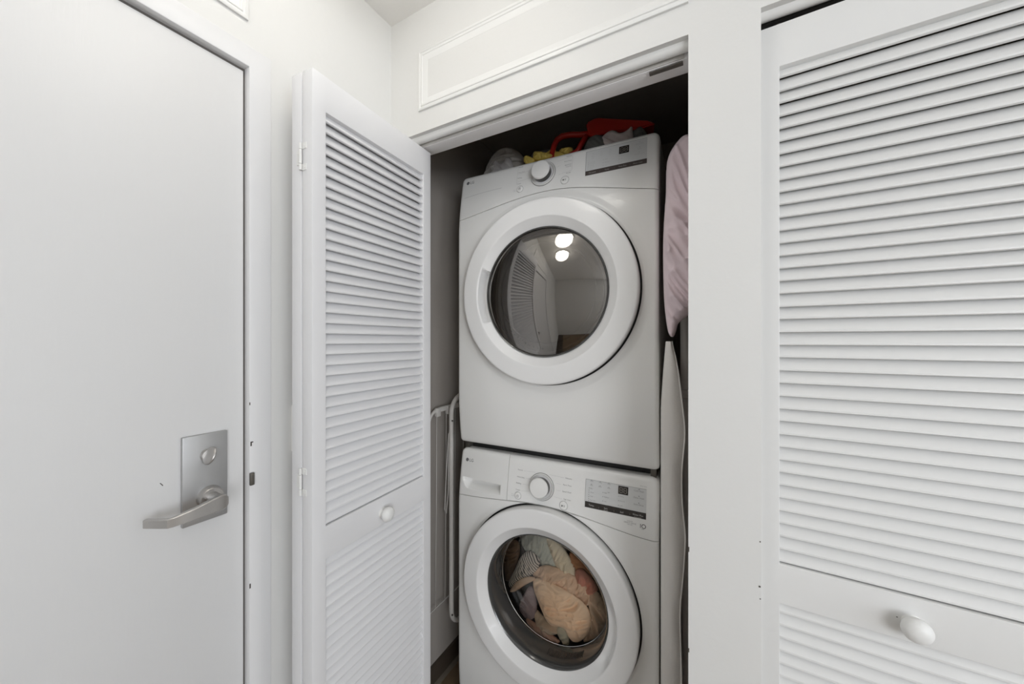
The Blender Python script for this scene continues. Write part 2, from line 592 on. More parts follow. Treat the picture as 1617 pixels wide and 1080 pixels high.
# lever: round neck, flat tapering arm running to the hinge side, end turned back to the door
bm = bmesh.new()
tube_bm(bm, [(LX + 0.010, 0.3555, 1.0705), (LX + 0.030, 0.3545, 1.0705), (LX + 0.048, 0.3530, 1.0705)], 0.0118, 24)
secs = [(0.050, 0.3645, 1.0705, 0.008, 0.005), (0.051, 0.3610, 1.0705, 0.0130, 0.006), (0.052, 0.353, 1.070, 0.0155, 0.006), (0.0535, 0.340, 1.0690, 0.0140, 0.0055), (0.056, 0.310, 1.0665, 0.0102, 0.005),
        (0.0585, 0.279, 1.0650, 0.0084, 0.005), (0.0575, 0.2730, 1.0648, 0.0082, 0.005), (0.045, 0.2655, 1.0645, 0.0080, 0.0048), (0.0205, 0.2525, 1.0640, 0.0076, 0.0045)]
rings = []
for i, (dx, y, z, hh, th) in enumerate(secs):
    a = secs[max(i - 1, 0)]
    b = secs[min(i + 1, len(secs) - 1)]
    t = Vector((b[0] - a[0], b[1] - a[1], 0)).normalized()
    nrm = Vector((-t.y, t.x, 0))
    if nrm.x < 0:
        nrm = -nrm
    c = Vector((LX + dx, y, z))
    ring = []
    for (sx, sz) in ((1, 0.86), (0.7, 1), (-0.7, 1), (-1, 0.86), (-1, -0.86), (-0.7, -1), (0.7, -1), (1, -0.86)):
        ring.append(bm.verts.new(c + nrm * th * sx + Vector((0, 0, hh * sz))))
    rings.append(ring)
for A, B in zip(rings, rings[1:]):
    for q in range(8):
        bm.faces.new((A[q], A[(q + 1) % 8], B[(q + 1) % 8], B[q]))
bm.faces.new(rings[0][::-1])
bm.faces.new(rings[-1])
lv = from_bm('lever_handle', bm, M['nickel'], lp)
smooth_angle(lv, 32)
st = box('strike_lip', XL + 0.002, XL + 0.009, DY1 + 0.004, DY1 + 0.013, 1.069, 1.097, M['bracket'], ed, bev=0.002)
st['label'] = 'dark worn strike lip'
# chipped paint marks on the frame edge and door
for k, (x, y, z, a, b) in enumerate([(XL + 0.0022, DY1 + 0.0085, 1.160, 0.0012, 0.0045), (XL + 0.0022, DY1 + 0.0060, 1.250, 0.0008, 0.003), (XL + 0.0022, DY1 + 0.0065, 0.845, 0.0012, 0.005),
                                     (XL + 0.0022, DY1 + 0.010, 1.164, 0.0026, 0.0012)]):
    box('paint_chip', x - 0.0006, x + 0.0004, y - a, y + a, z - b, z + b, M['chip'], ed)
bm = bmesh.new()
tube_bm(bm, [(XL - 0.0119, 0.2815, 1.1205), (XL - 0.0119, 0.2838, 1.1175), (XL - 0.0119, 0.2855, 1.1145)], 0.0007, 6)
from_bm('scuff_mark', bm, M['chip'], ed)

wb = bpy.data.objects['wall_back']
for x, z, w_, h_ in ((O2 + 0.0009, 0.962, 0.0010, 0.0050), (O2 + 0.0009, 0.755, 0.0009, 0.0040), (P1 - 0.0014, 1.010, 0.0010, 0.0012), (P1 - 0.0022, 0.925, 0.0016, 0.0015), (P1 - 0.0012, 0.902, 0.0010, 0.0010)):
    box('paint_chip', x - w_, x + w_, D - 0.0004, D + 0.0004, z - h_, z + h_, M['chip'], wb)

# ------------------------------------------------------------------ louvred bifold doors
PITCH, TH, STILE, LW, LH = 0.02435, 0.033, 0.0345, 0.414, 1.982


def slat_mesh(length):
    # cross-section in (y, z): front (room) nose low, back high; y grows into the closet
    raw = [(0.0035, 0.0004), (0.0035, 0.0036), (0.0196, 0.0274), (0.0228, 0.0274), (0.0228, 0.0238), (0.0078, -0.0010), (0.0050, -0.0006)]
    pts = [Vector((q[0] - TH / 2, q[1] - 0.0122)) for q in raw]
    n = len(pts)
    v = [(x, p.x, p.y) for x in (0, length) for p in pts]
    f = [(i, (i + 1) % n, n + (i + 1) % n, n + i) for i in range(n)] + [tuple(range(n))[::-1], tuple(range(n, 2 * n))]
    bm = bmesh.new()
    vs = [bm.verts.new(q) for q in v]
    for q in f:
        bm.faces.new([vs[i] for i in q])
    bmesh.ops.recalc_face_normals(bm, faces=bm.faces[:])
    me = bpy.data.meshes.new('slat')
    bm.to_mesh(me)
    bm.free()
    for p in me.polygons:
        p.use_smooth = True
    me.set_sharp_from_angle(angle=math.radians(30))
    return me


KPROF = [(0.0, -0.0330), (0.006, -0.0328), (0.012, -0.0310), (0.0165, -0.0275), (0.0192, -0.0225), (0.0195, -0.0180), (0.0175, -0.0130), (0.013, -0.0090), (0.0100, -0.0060), (0.0100, -0.0025), (0.0135, 0.0)]


def make_leaf(parent, x0, m, smesh, knob=False, face=1, seed=0):
    """leaf in local coordinates: x from x0 to x0+LW, front face at y=0, body to y=TH"""
    rnd = random.Random(seed)
    z0, z1 = 0.012, 0.012 + LH
    a, b = x0 + STILE, x0 + LW - STILE
    lf = empty('door_leaf', (0, 0, 0))
    lf.parent = parent

    xs, zs = [x0, a, b, x0 + LW], [z0, 0.125, 0.8900, 0.9650, 1.9125, z1]
    bm = bmesh.new()
    vg = {(i, j, k): bm.verts.new((xs[i], (0.0, TH)[k], zs[j])) for i in range(4) for j in range(6) for k in range(2)}

    def solid(i, j):
        return 0 <= i < 3 and 0 <= j < 5 and not (i == 1 and j in (1, 3))
    for i in range(3):
        for j in range(5):
            if not solid(i, j):
                continue
            for k in range(2):
                bm.faces.new([vg[i, j, k], vg[i + 1, j, k], vg[i + 1, j + 1, k], vg[i, j + 1, k]])
            for (di, dj, p, q) in ((-1, 0, (i, j), (i, j + 1)), (1, 0, (i + 1, j), (i + 1, j + 1)), (0, -1, (i, j), (i + 1, j)), (0, 1, (i, j + 1), (i + 1, j + 1))):
                if not solid(i + di, j + dj):
                    bm.faces.new([vg[p + (0,)], vg[q + (0,)], vg[q + (1,)], vg[p + (1,)]])
    bmesh.ops.recalc_face_normals(bm, faces=bm.faces[:])
    es = [e for e in bm.edges if len(e.link_faces) == 2 and e.calc_face_angle(0) > 1.0]
    bmesh.ops.bevel(bm, geom=es, offset=0.0014, segments=2, affect='EDGES', profile=0.5)
    smooth_angle(from_bm('leaf_frame', bm, m, lf), 30)
    for (ztop, n) in ((1.9125, 39), (0.8900, 31)):
        for i in range(n):
            o = bpy.data.objects.new('slat', smesh)
            C.objects.link(o)
            o.parent = lf
            o.location = (a - 0.002, TH / 2 + rnd.uniform(-0.0003, 0.0003), ztop - PITCH * (i + 0.5) + 0.0058 + rnd.uniform(-0.0005, 0.0005))
            o.rotation_euler = (math.radians(rnd.gauss(0, 0.8)) + (math.radians(2.6) if (seed == 3 and i == 1) else 0), 0, 0)
    if knob:
        k = rev_obj('knob', KPROF, M['knobw'], lf, 40, 'y', (x0 + LW / 2 + (0.0055 if face > 0 else 0), 0, 0.9235))
        k['label'] = 'round white painted knob'
    return lf


sm1 = slat_mesh(LW - 2 * STILE + 0.004)
sm1.materials.append(M['louver'])
sm2 = sm1.copy()
sm2.materials.clear()
sm2.materials.append(M['louver2'])

# left bifold, folded open: front faces outwards, hinge knuckles between the leaves
ANG = math.radians(93.7)
FAR = Vector((-0.8063, 0.905, 0))
dirB = Vector((math.cos(ANG), math.sin(ANG), 0))
NEAR = FAR - dirB * LW
d2 = struct(empty('door_2', (NEAR.x, NEAR.y, 0), ANG), 'white louvred bifold door folded open at the left of the washer closet')
# local x runs NEAR->FAR; local y points away (-X world); front (y=0) faces +X world
lb = make_leaf(d2, 0.0, M['louver'], sm1, knob=True, face=-1, seed=1)
la = make_leaf(d2, 0.0, M['louver'], sm1, seed=2)
la.location = (LW, 2 * TH + 0.0035, 0)
la.rotation_euler = (0, 0, PI)
for z in (1.802, 1.074, 0.30):
    hg = empty('hinge', (0, 0, 0))
    hg.parent = d2
    yc = TH + 0.00175
    bm = bmesh.new()
    tube_bm(bm, [(-0.0035, yc, z - 0.016), (-0.0035, yc, z + 0.016)], 0.0034, 12)
    tube_bm(bm, [(-0.0035, yc, z + 0.0168), (-0.0035, yc, z + 0.030)], 0.0034, 12)
    tube_bm(bm, [(-0.0035, yc, z - 0.030), (-0.0035, yc, z - 0.0168)], 0.0034, 12)
    k = from_bm('hinge_knuckle', bm, M['trim'], hg)
    smooth_angle(k, 40)
    box('hinge_plate', -0.0014, 0.0006, yc + 0.003, yc + 0.0165, z - 0.0165, z + 0.0165, M['trim'], hg, bev=0.0004, seg=1)
    bm = bmesh.new()
    add_box(bm, -0.0014, 0.0006, yc - 0.0165, yc - 0.003, z + 0.0168, z + 0.031, 0.0004, 1)
    add_box(bm, -0.0014, 0.0006, yc - 0.0165, yc - 0.003, z - 0.031, z - 0.0168, 0.0004, 1)
    from_bm('hinge_plate', bm, M['trim'], hg)
    for dy, dz in ((0.011, 0.009), (0.011, -0.009), (-0.011, 0.024), (-0.011, -0.024)):
        rev_obj('screw', [(0.0, -0.0022), (0.0016, -0.0020), (0.0022, -0.0012)], M['trim'], hg, 10, 'x', (0.0, yc + dy, z + dz))

# right bifold, nearly closed
A3 = math.radians(-1.8)
d3 = struct(empty('door_3', (0.1034 - math.cos(A3) * STILE, 0.859 - math.sin(A3) * STILE, 0), A3), 'white louvred bifold door, nearly closed, at the right')
make_leaf(d3, 0.0, M['louver2'], sm2, knob=True, face=1, seed=3)
l2 = make_leaf(d3, 0.0, M['louver2'], sm2, seed=5)
l2.location = (LW + 0.004, 0, 0)
l2.rotation_euler = (0, 0, math.radians(3.4))
box('paint_chip', 0.1935, 0.1955, -0.0003, 0.0005, 0.9255, 0.9268, M['chip'], d3)
# pivot bracket on top of the leaf, showing in the gap
bm = bmesh.new()
add_box(bm, STILE * 0.9, STILE * 0.9 + 0.006, 0.012, 0.022, 1.9942, 2.003)
from_bm('pivot_pin', bm, M['bracket'], d3)

# steel track under the soffit of the open closet, with the pivot bracket at its end
tk = empty('door_track', (-0.47, 0.876, 2.0))
tag(tk, 'grey steel sliding track under the header of the washer closet', 'track')
bm = bmesh.new()
add_box(bm, -0.408, 0.408, -0.0028, -0.0012, 0.0005, 0.016)
from_bm('rail_channel', bm, M['grey_pole'], tk)
bm = bmesh.new()
add_box(bm, 0.335, 0.405, -0.0005, 0.012, -0.006, -0.0028, 0.001, 1)
from_bm('pivot_bracket', bm, M['bracket'], tk)

# switch plate on the left wall, behind the folded leaves
sw = empty('switch_plate', (XL, 0.555, 1.12))
tag(sw, 'white switch plate on the left wall, half hidden by the folded louvred door', 'switch')
box('cover_plate', 0.0, 0.006, -0.036, 0.036, 0.0, 0.113, M['switch'], sw, bev=0.002)
box('rocker', 0.006, 0.010, -0.016, 0.016, 0.024, 0.089, M['switch'], sw, bev=0.001)

# ------------------------------------------------------------------ washer and dryer
W, H = 0.703, 0.985
RC, ZC = 0.352, 0.539
A = math.radians(1.8)
BASE = Vector((-0.850, 1.115, 0))


def lerp(a, b, t):
    t = min(1, max(0, t))
    return a + (b - a) * t


def sst(t):
    t = min(1, max(0, t))
    return t * t * (3 - 2 * t)


def surf(u, z):
    """y of the appliance front at (u, z)"""
    y = -0.014
    if z > 0.78:
        y += 0.028 * ((z - 0.78) / 0.205) ** 1.5
    if z < 0.20:
        y += 0.016 * ((0.20 - z) / 0.20) ** 1.8
    return y


def edge_round(u, z, R=0.013, bottom=False):
    dy = 0
    for d in (u, W - u, H - z) + ((z,) if bottom else ()):
        if d < R:
            d = max(d, 0)
            dy += R - math.sqrt(max(0, R * R - (R - d) ** 2))
    return dy


def spaced(a, b, step, R=0.013, ra=True, rb=True):
    """parameter positions, dense near rounded edges"""
    out = []
    ang = [R * (1 - math.cos(math.radians(t))) for t in (0, 15, 30, 45, 60, 75, 90)]
    if ra:
        out += [a + q for q in ang]
    else:
        out += [a]
    e = b - (R if rb else 0)
    n = max(1, int((e - out[-1]) / step))
    s = out[-1]
    out += [s + (e - s) * i / n for i in range(1, n + 1)]
    if rb:
        out += [b - q for q in ang[::-1]][1:]
    return out


def patch(name, us, zfun, nz, m, parent, hole=0.0, extra=None, bottom=False, skirt=0.012, zmap=None):
    """grid between zlo(u) and zhi(u); its rim is turned back by `skirt` so seams are real joints"""
    nu = len(us)
    V, idx = [], {}
    if isinstance(nz, int):
        ts = [i / nz for i in range(nz + 1)]
    else:
        ts = nz
    for i, u in enumerate(us):
        lo, hi = zfun(u)
        for j, t in enumerate(ts):
            z = zmap(u, t) if zmap else lo + (hi - lo) * t
            y = surf(u, z) + edge_round(u, z, bottom=bottom)
            if extra:
                y += extra(u, z)
            ins, Rr = 0.0, 0.021
            if z > H - Rr:
                ins = Rr - math.sqrt(max(0, Rr * Rr - (z - (H - Rr)) ** 2))
            elif bottom and z < 0.012:
                ins = 0.012 - math.sqrt(max(0, 0.012 ** 2 - (0.012 - z) ** 2))
            uu = u
            if ins:
                if u < 0.06:
                    uu = u + ins * (1 - u / 0.06)
                elif u > W - 0.06:
                    uu = u - ins * (1 - (W - u) / 0.06)
            V.append((uu, y, z))
    k = len(ts)
    F = []
    for i in range(nu - 1):
        for j in range(k - 1):
            q = (i * k + j, (i + 1) * k + j, (i + 1) * k + j + 1, i * k + j + 1)
            if hole:
                cu = sum(V[a][0] for a in q) / 4
                cz = sum(V[a][2] for a in q) / 4
                if math.hypot(cu - RC, cz - ZC) < hole:
                    continue
            F.append(q)
    # skirt
    rim = [i * k for i in range(nu)] + [(nu - 1) * k + j for j in range(1, k)] + [i * k + k - 1 for i in range(nu - 2, -1, -1)] + [j for j in range(k - 2, 0, -1)]
    n0 = len(V)
    for a in rim:
        x, y, z = V[a]
        V.append((x, max(y, 0.0) + skirt, z))
    L = len(rim)
    for i in range(L):
        F.append((rim[i], rim[(i + 1) % L], n0 + (i + 1) % L, n0 + i))
    bm = bmesh.new()
    vs = [bm.verts.new(q) for q in V]
    for q in F:
        bm.faces.new([vs[a] for a in q])
    bmesh.ops.delete(bm, geom=[v for v in bm.verts if not v.link_faces], context='VERTS')
    o = from_bm(name, bm, m, parent)
    # outward = -y
    me = o.data
    s = sum(p.normal.y * p.area for p in me.polygons)
    if s > 0:
        me.flip_normals()
    smooth_angle(o, 38)
    return o


def tangent_map(o, off):
    """lay a flat decal (x = u, y = off, z = z) on the appliance front"""
    for v in o.data.vertices:
        v.co.y = surf(v.co.x, v.co.z) + edge_round(v.co.x, v.co.z) - off + v.co.y
    return o


def decal_rect(name, u0, u1, z0, z1, m, parent, off=0.0006, nu=8, nz=4, shear=0.0):
    v, f = [], []
    for i in range(nu + 1):
        for j in range(nz + 1):
            v.append((u0 + (u1 - u0) * i / nu, 0, z0 + (z1 - z0) * j / nz))
    for i in range(nu):
        for j in range(nz):
            a = i * (nz + 1) + j
            f.append((a, a + nz + 1, a + nz + 2, a + 1))
    o = from_py(name, v, f, m, parent)
    return tangent_map(o, off)


def text_verts(body, size):
    cu = bpy.data.curves.new('txt', 'FONT')
    cu.body = body
    cu.size = size
    cu.resolution_u = 3
    ob = bpy.data.objects.new('txt', cu)
    C.objects.link(ob)
    dg = bpy.context.evaluated_depsgraph_get()
    dg.update()
    me = bpy.data.meshes.new_from_object(ob.evaluated_get(dg))
    V = [tuple(v.co) for v in me.vertices]
    F = [tuple(p.vertices) for p in me.polygons]
    bpy.data.objects.remove(ob)
    bpy.data.curves.remove(cu)
    bpy.data.meshes.remove(me)
    return V, F


def print_set(name, items, m, parent, off=0.0007):
    """items: (text, u, z, size, align) -> one mesh of flat print on the front"""
    V, F = [], []
    for (body, u, z, size, al) in items:
        tv, tf = text_verts(body, size)
        if not tv:
            continue
        xs = [q[0] for q in tv]
        wd = max(xs) - min(xs)
        ox = u - min(xs) - (wd if al == 'r' else (wd / 2 if al == 'c' else 0))
        n0 = len(V)
        V += [(ox + q[0], 0, z + q[1]) for q in tv]
        F += [tuple(n0 + a for a in q) for q in tf]
    o = from_py(name, V, F, m, parent, kind='stuff')
    return tangent_map(o, off)


def line_set(name, segs, m, parent, wdt=0.0006, off=0.0006):
    V, F = [], []
    for (u0, z0, u1, z1) in segs:
        d = Vector((u1 - u0, z1 - z0))
        n = Vector((-d.y, d.x)).normalized() * wdt / 2
        K = max(1, int(d.length / 0.01))
        for i in range(K + 1):
            p = Vector((u0, z0)) + d * i / K
            V += [(p.x + n.x, 0, p.y + n.y), (p.x - n.x, 0, p.y - n.y)]
        b = len(V) - 2 * (K + 1)
        for i in range(K):
            F.append((b + 2 * i, b + 2 * i + 1, b + 2 * i + 3, b + 2 * i + 2))
    o = from_py(name, V, F, m, parent, kind='stuff')
    return tangent_map(o, off)


def disc_set(name, discs, m, parent, off=0.0006, n=20):
    V, F = [], []
    for (u, z, r0, r1) in discs:
        b = len(V)
        for i in range(n):
            t = 2 * PI * i / n
            V += [(u + r1 * math.cos(t), 0, z + r1 * math.sin(t)), (u + r0 * math.cos(t), 0, z + r0 * math.sin(t))]
        if r0 == 0:
            F.append(tuple(b + 2 * i for i in range(n)))
        else:
            for i in range(n):
                j = (i + 1) % n
                F.append((b + 2 * i, b + 2 * j, b + 2 * j + 1, b + 2 * i + 1))
    o = from_py(name, V, F, m, parent, kind='stuff')
    return tangent_map(o, off)


def local_frame(u, z):
    """origin and rotation (about x) of the surface tilt at u, z"""
    e = 0.01
    sl = (surf(u, z + e) - surf(u, z - e)) / (2 * e)
    return Vector((u, surf(u, z), z)), math.atan(sl)


def mount(name, prof, m, parent, u, z, n=48, fn=None, sharp=35):
    o = rev_obj(name, prof, m, parent, n, 'y', (0, 0, 0), fn, sharp=sharp)
    p, t = local_frame(u, z)
    R = Matrix.Translation(p) @ Matrix.Rotation(-t, 4, 'X')
    o.data.transform(R)
    return o


SEAM_D = [(-0.01, 0.8255), (0.0, 0.8265), (0.05, 0.8345), (0.12, 0.8475), (0.20, 0.8625), (0.26, 0.8710), (0.32, 0.8768), (0.38, 0.8775), (0.44, 0.8715), (0.50, 0.8605), (0.56, 0.8470), (0.62, 0.8335), (0.67, 0.8230), (0.69, 0.818), (0.72, 0.811)]
SEAM_W = [(-0.01, 0.8160), (0.0, 0.8165), (0.06, 0.8190), (0.12, 0.8235), (0.20, 0.8310), (0.26, 0.8380), (0.32, 0.8420), (0.38, 0.8420), (0.44, 0.8380), (0.50, 0.8310), (0.57, 0.8215), (0.64, 0.8130), (0.68, 0.8105), (0.72, 0.8110)]


def interp(tab, u):
    xs = [q[0] for q in tab]
    ys = [q[1] for q in tab]
    return float(np.interp(u, xs, ys))


def smooth_seam(tab):
    xs = np.linspace(-0.01, 0.72, 147)
    ys = np.interp(xs, [q[0] for q in tab], [q[1] for q in tab])
    k = np.ones(11) / 11
    yp = np.convolve(np.pad(ys, 5, mode='edge'), k, 'valid')
    return list(zip(xs, yp))


SEAM_D, SEAM_W = smooth_seam(SEAM_D), smooth_seam(SEAM_W)

RING = [(0.262, 0.006), (0.296, 0.004), (0.3010, -0.010), (0.3024, -0.028), (0.3023, -0.0400), (0.3020, -0.0440), (0.3010, -0.0466), (0.2990, -0.0483), (0.2965, -0.0490), (0.2930, -0.0493),
        (0.2870, -0.0496), (0.2500, -0.0506), (0.2445, -0.0507), (0.2430, -0.0504), (0.2418, -0.0498), (0.2408, -0.0489), (0.2396, -0.0479), (0.2310, -0.0409), (0.2230, -0.0344), (0.2145, -0.0275), (0.2120, -0.0258), (0.2110, -0.015), (0.2110, 0.01)]


def pocket(a0, a1, soft, depth):
    def h(t):
        t = t % (2 * PI)
        if a0 < a1:
            k = sst((t - a0) / soft) * sst((a1 - t) / soft)
        else:
            k = max(sst((t - a0) / soft) if t > a0 - 0.001 else 0, sst((a1 - t) / soft) if t < a1 else 0)
        return k

    def fn(r, hh, t, j):
        k = h(t)
        if 16 <= j <= 19 and k > 0:
            rr = (0.2398, 0.2392, 0.2175, 0.2135)[j - 16]
            hy = (-0.043, -0.004, -0.002, -0.018)[j - 16]
            kk = k * depth
            return r + (rr - r) * kk, hh + (hy - hh) * kk
        return r, hh
    return fn


def machine(name, z0, seam):
    root = empty(name, (BASE.x, BASE.y, z0), A)
    us = spaced(0, W, 0.005)
    # body panel with the door opening
    ts = [0, 0.001, 0.003, 0.006, 0.01, 0.016, 0.023] + [0.023 + 0.977 * i / 160 for i in range(1, 161)]
    patch('front_panel', us, lambda u: (0.0, interp(seam, u) - 0.0011), ts, M['enamel'], root, hole=0.3135, bottom=True, skirt=0.02)
    # pressed lip around the door, swelling forward and then dropping into the joint
    def follow(r, h, t, j):
        u, z = RC + r * math.cos(t), ZC + r * math.sin(t)
        if j > 1:
            while z > interp(seam, u) - 0.0012 and r > 0.303:
                r -= 0.0004
                u, z = RC + r * math.cos(t), ZC + r * math.sin(t)
            if r < 0.3095:
                h = max(h, -0.0145)
        return r, h + (surf(u, z) + 0.014 if j > 1 else 0)
    rev_obj('door_lip', [(0.2960, 0.012), (0.3062, 0.010), (0.3064, -0.012), (0.3072, -0.0152), (0.3090, -0.0163), (0.3125, -0.0167), (0.3170, -0.0164), (0.3220, -0.0156), (0.3270, -0.0147), (0.3310, -0.0142), (0.3345, -0.0140)],
            M['enamel'], root, 192, 'y', (RC, 0, ZC), follow, sharp=60)
    rev_obj('gap_shade', [(0.285, 0.0045), (0.285, 0.0025), (0.3061, 0.0005), (0.3061, 0.0045)], M['rubber'], root, 128, 'y', (RC, 0, ZC))  # black ring that paints the shade at the bottom of the joint
    # cabinet shell with rounded shoulders
    prof, Rr = [], 0.021
    for cx_, cz_, a0 in ((W - Rr, Rr * 0.6, -90), (W - Rr, H - 0.003 - Rr, 0), (Rr, H - 0.003 - Rr, 90), (Rr, Rr * 0.6, 180)):
        for k in range(7):
            t = math.radians(a0 + 15 * k)
            rr = Rr if cz_ > 0.5 else Rr * 0.6
            ccx = cx_ if cz_ > 0.5 else (W - rr if cx_ > 0.3 else rr)
            prof.append((ccx + rr * math.cos(t), cz_ + rr * math.sin(t)))
    o = extrude_profile('cabinet', prof, 'y', 0.021, 0.74, M['enamel'], root)
    bm = bmesh.new()
    bm.from_mesh(o.data)
    bmesh.ops.delete(bm, geom=[f for f in bm.faces if len(f.verts) > 4 and f.calc_center_median().y < 0.1], context='FACES')
    bm.to_mesh(o.data)
    bm.free()
    return root


# ---- dryer
H = 1.000
dr = machine('dryer', 1.0105, SEAM_D)
tag(dr, 'white front-loading dryer with dark round window, stacked on top', 'dryer')
us = spaced(0, W, 0.0075)
tp = [i / 24 * 0.86 for i in range(25)] + [0.885, 0.91, 0.93, 0.95, 0.965, 0.98, 0.99, 0.997, 1.0]
patch('control_panel', us, lambda u: (interp(SEAM_D, u) + 0.0011, H), tp, M['plastic'], dr, skirt=0.02)
rv = rev_obj('door_ring', RING, M['ringpl'], dr, 192, 'y', (RC, 0, ZC), pocket(math.radians(158), math.radians(205), 0.045, 1.0), sharp=50)
rv['label'] = 'white door ring with a grip pocket at the left'
R0, HB = 0.2115, 0.037
cap = [(R0 * i / 28, -0.0265 - HB * (1 - (i / 28) ** 2)) for i in range(29)]
g = rev_obj('door_glass', cap, M['dark_glass'], dr, 128, 'y', (RC, 0, ZC), sharp=80)
g['label'] = 'dark tinted bulging door glass'
rev_obj('glass_rim', [(0.2085, -0.026), (0.2090, -0.0315), (0.2118, -0.033), (0.2140, -0.0300), (0.2142, -0.024)], M['rim'], dr, 128, 'y', (RC, 0, ZC))
# inner bowl of the door seen through the tint
rev_obj('inner_bowl', [(0.196, -0.020), (0.190, 0.020), (0.180, 0.060), (0.160, 0.075), (0.0, 0.080)], M['drumdark'], dr, 96, 'y', (RC, 0, ZC))
rev_obj('inner_rim', [(0.165, -0.030), (0.168, -0.034), (0.171, -0.030)], M['chrome'], dr, 96, 'y', (RC, 0.02, ZC))
bm = bmesh.new()
for k in range(9):
    t = math.radians(222 + 5.2 * k)
    bmesh.ops.create_uvsphere(bm, u_segments=8, v_segments=6, radius=0.003, matrix=Matrix.Translation((RC + 0.188 * math.cos(t), 0.018, ZC + 0.188 * math.sin(t))))
from_bm('vent_holes', bm, M['rubber'], dr, kind='stuff')

# ---- washer
H = 0.985
wa = machine('washer', 0.0, SEAM_W)
tag(wa, 'white front-loading washer filled with clothes, under the dryer', 'washer')
usd = [q for q in spaced(0, 0.2065, 0.0022, rb=False)]


def drawer_pocket(u, z):
    # crescent grip: deep under its straight upper edge, sloping out below
    if not (0.016 < u < 0.180):
        return 0
    top = 0.8835 - 0.03 * (u - 0.016)
    bot = 0.8455 - 0.004 * math.sin(PI * (u - 0.016) / 0.164) + 0.020 * sst((0.050 - u) / 0.034) ** 2
    if z > top + 1e-6 or z < bot:
        return 0
    t = (z - bot) / (top - bot)
    e = sst((u - 0.016) / 0.030) * sst((0.180 - u) / 0.003)
    return 0.030 * e * (0.10 * sst(t / 0.06) + 0.90 * sst((t - 0.04) / 0.48))


def dz(u, t):
    lo, mid = interp(SEAM_W, u) + 0.0011, 0.8835 - 0.03 * (u - 0.016)
    if t <= 1:
        return lo + (mid - lo) * t
    return mid + 0.0004 + (H - mid - 0.0004) * (t - 1)


dts = [i / 50 for i in range(51)] + [1.0 + 1e-9] + [1 + i / 30 * 0.8 for i in range(1, 31)] + [1.84, 1.88, 1.91, 1.935, 1.96, 1.975, 1.988, 1.996, 2.0]
dw = patch('detergent_drawer', usd, lambda u: (0, 0), dts, M['plastic'], wa, extra=drawer_pocket, skirt=0.02, zmap=dz)
usp = [0.2082 + q for q in [0]] + [u for u in spaced(0, W, 0.0075) if u > 0.214]
patch('control_panel', usp, lambda u: (interp(SEAM_W, u) + 0.0011, H), tp, M['plastic'], wa, skirt=0.02)
rev_obj('door_ring', RING, M['ringpl'], wa, 192, 'y', (RC, 0, ZC), pocket(math.radians(320), math.radians(20), 0.25, 0.35), sharp=50)
# recessed tinted bowl wall, then a bright ring and the clear end of the bowl
RO = 0.2095
bw = rev_obj('bowl_wall', [(0.2125, -0.0275), (0.2105, -0.0285), (0.2065, -0.025), (0.2020, -0.010), (0.1995, 0.010), (0.1985, 0.032), (0.1990, 0.050), (0.2005, 0.058), (0.206, 0.060)], M['tint'], wa, 128, 'y', (RC, 0, ZC), sharp=60)
bw['label'] = 'dark tinted wall of the glass bowl'
rev_obj('bowl_rim', [(0.1978, 0.0555), (0.1968, 0.0562), (0.1974, 0.0572), (0.1985, 0.0570)], M['chrome'], wa, 128, 'y', (RC, 0, ZC))
cap = [(0.196 * i / 20, 0.056 - 0.020 * (1 - (i / 20) ** 2)) for i in range(21)]
g = rev_obj('door_glass', cap, M['glass'], wa, 96, 'y', (RC, 0, ZC), sharp=80)
g['label'] = 'clear bulging door glass'
rev_obj('drum', [(0.215, 0.060), (0.235, 0.075), (0.245, 0.12), (0.245, 0.40), (0.22, 0.44), (0.0, 0.45)], M['drum'], wa, 96, 'y', (RC, 0, ZC), sharp=50)
# ribs moulded in the lower bowl wall
bm = bmesh.new()
for k in range(22):
    t = math.radians(270 + 1.75 * k)
    a = Vector((RC + 0.1985 * math.cos(t), 0.0, ZC + 0.1985 * math.sin(t)))
    tube_bm(bm, [(a.x, 0.004, a.z), (RC + 0.1978 * math.cos(t), 0.030, ZC + 0.1978 * math.sin(t))], 0.0011, 6)
from_bm('bowl_ribs', bm, M['rim'], wa, kind='stuff')


# ---- dials, buttons, displays, print
def dial(root, u, z):
    b = mount('dial_base', [(0.0335, -0.0012), (0.0365, -0.0010), (0.0415, -0.0045), (0.0432, -0.0040), (0.0437, 0.0005)], M['plastic'], root, u, z, 64)
    mount('dial_seam', [(0.0437, 0.0), (0.0437, -0.0012), (0.0450, -0.0012), (0.0450, 0.0)], M['groove'], root, u, z, 64)
    mount('dial_gap', [(0.0, -0.0014), (0.0355, -0.0014)], M['bevel'], root, u, z, 48)
    k = mount('dial_knob', [(0.0, -0.0300), (0.026, -0.0298), (0.0300, -0.0288), (0.0318, -0.0262), (0.0318, -0.0200), (0.0300, -0.0195)], M['knob'], root, u, z, 64)
    mount('dial_collar', [(0.0308, -0.0196), (0.0314, -0.0060), (0.0310, -0.0012)], M['rim'], root, u, z, 64)['label'] = 'dark collar under the dial'
    return k


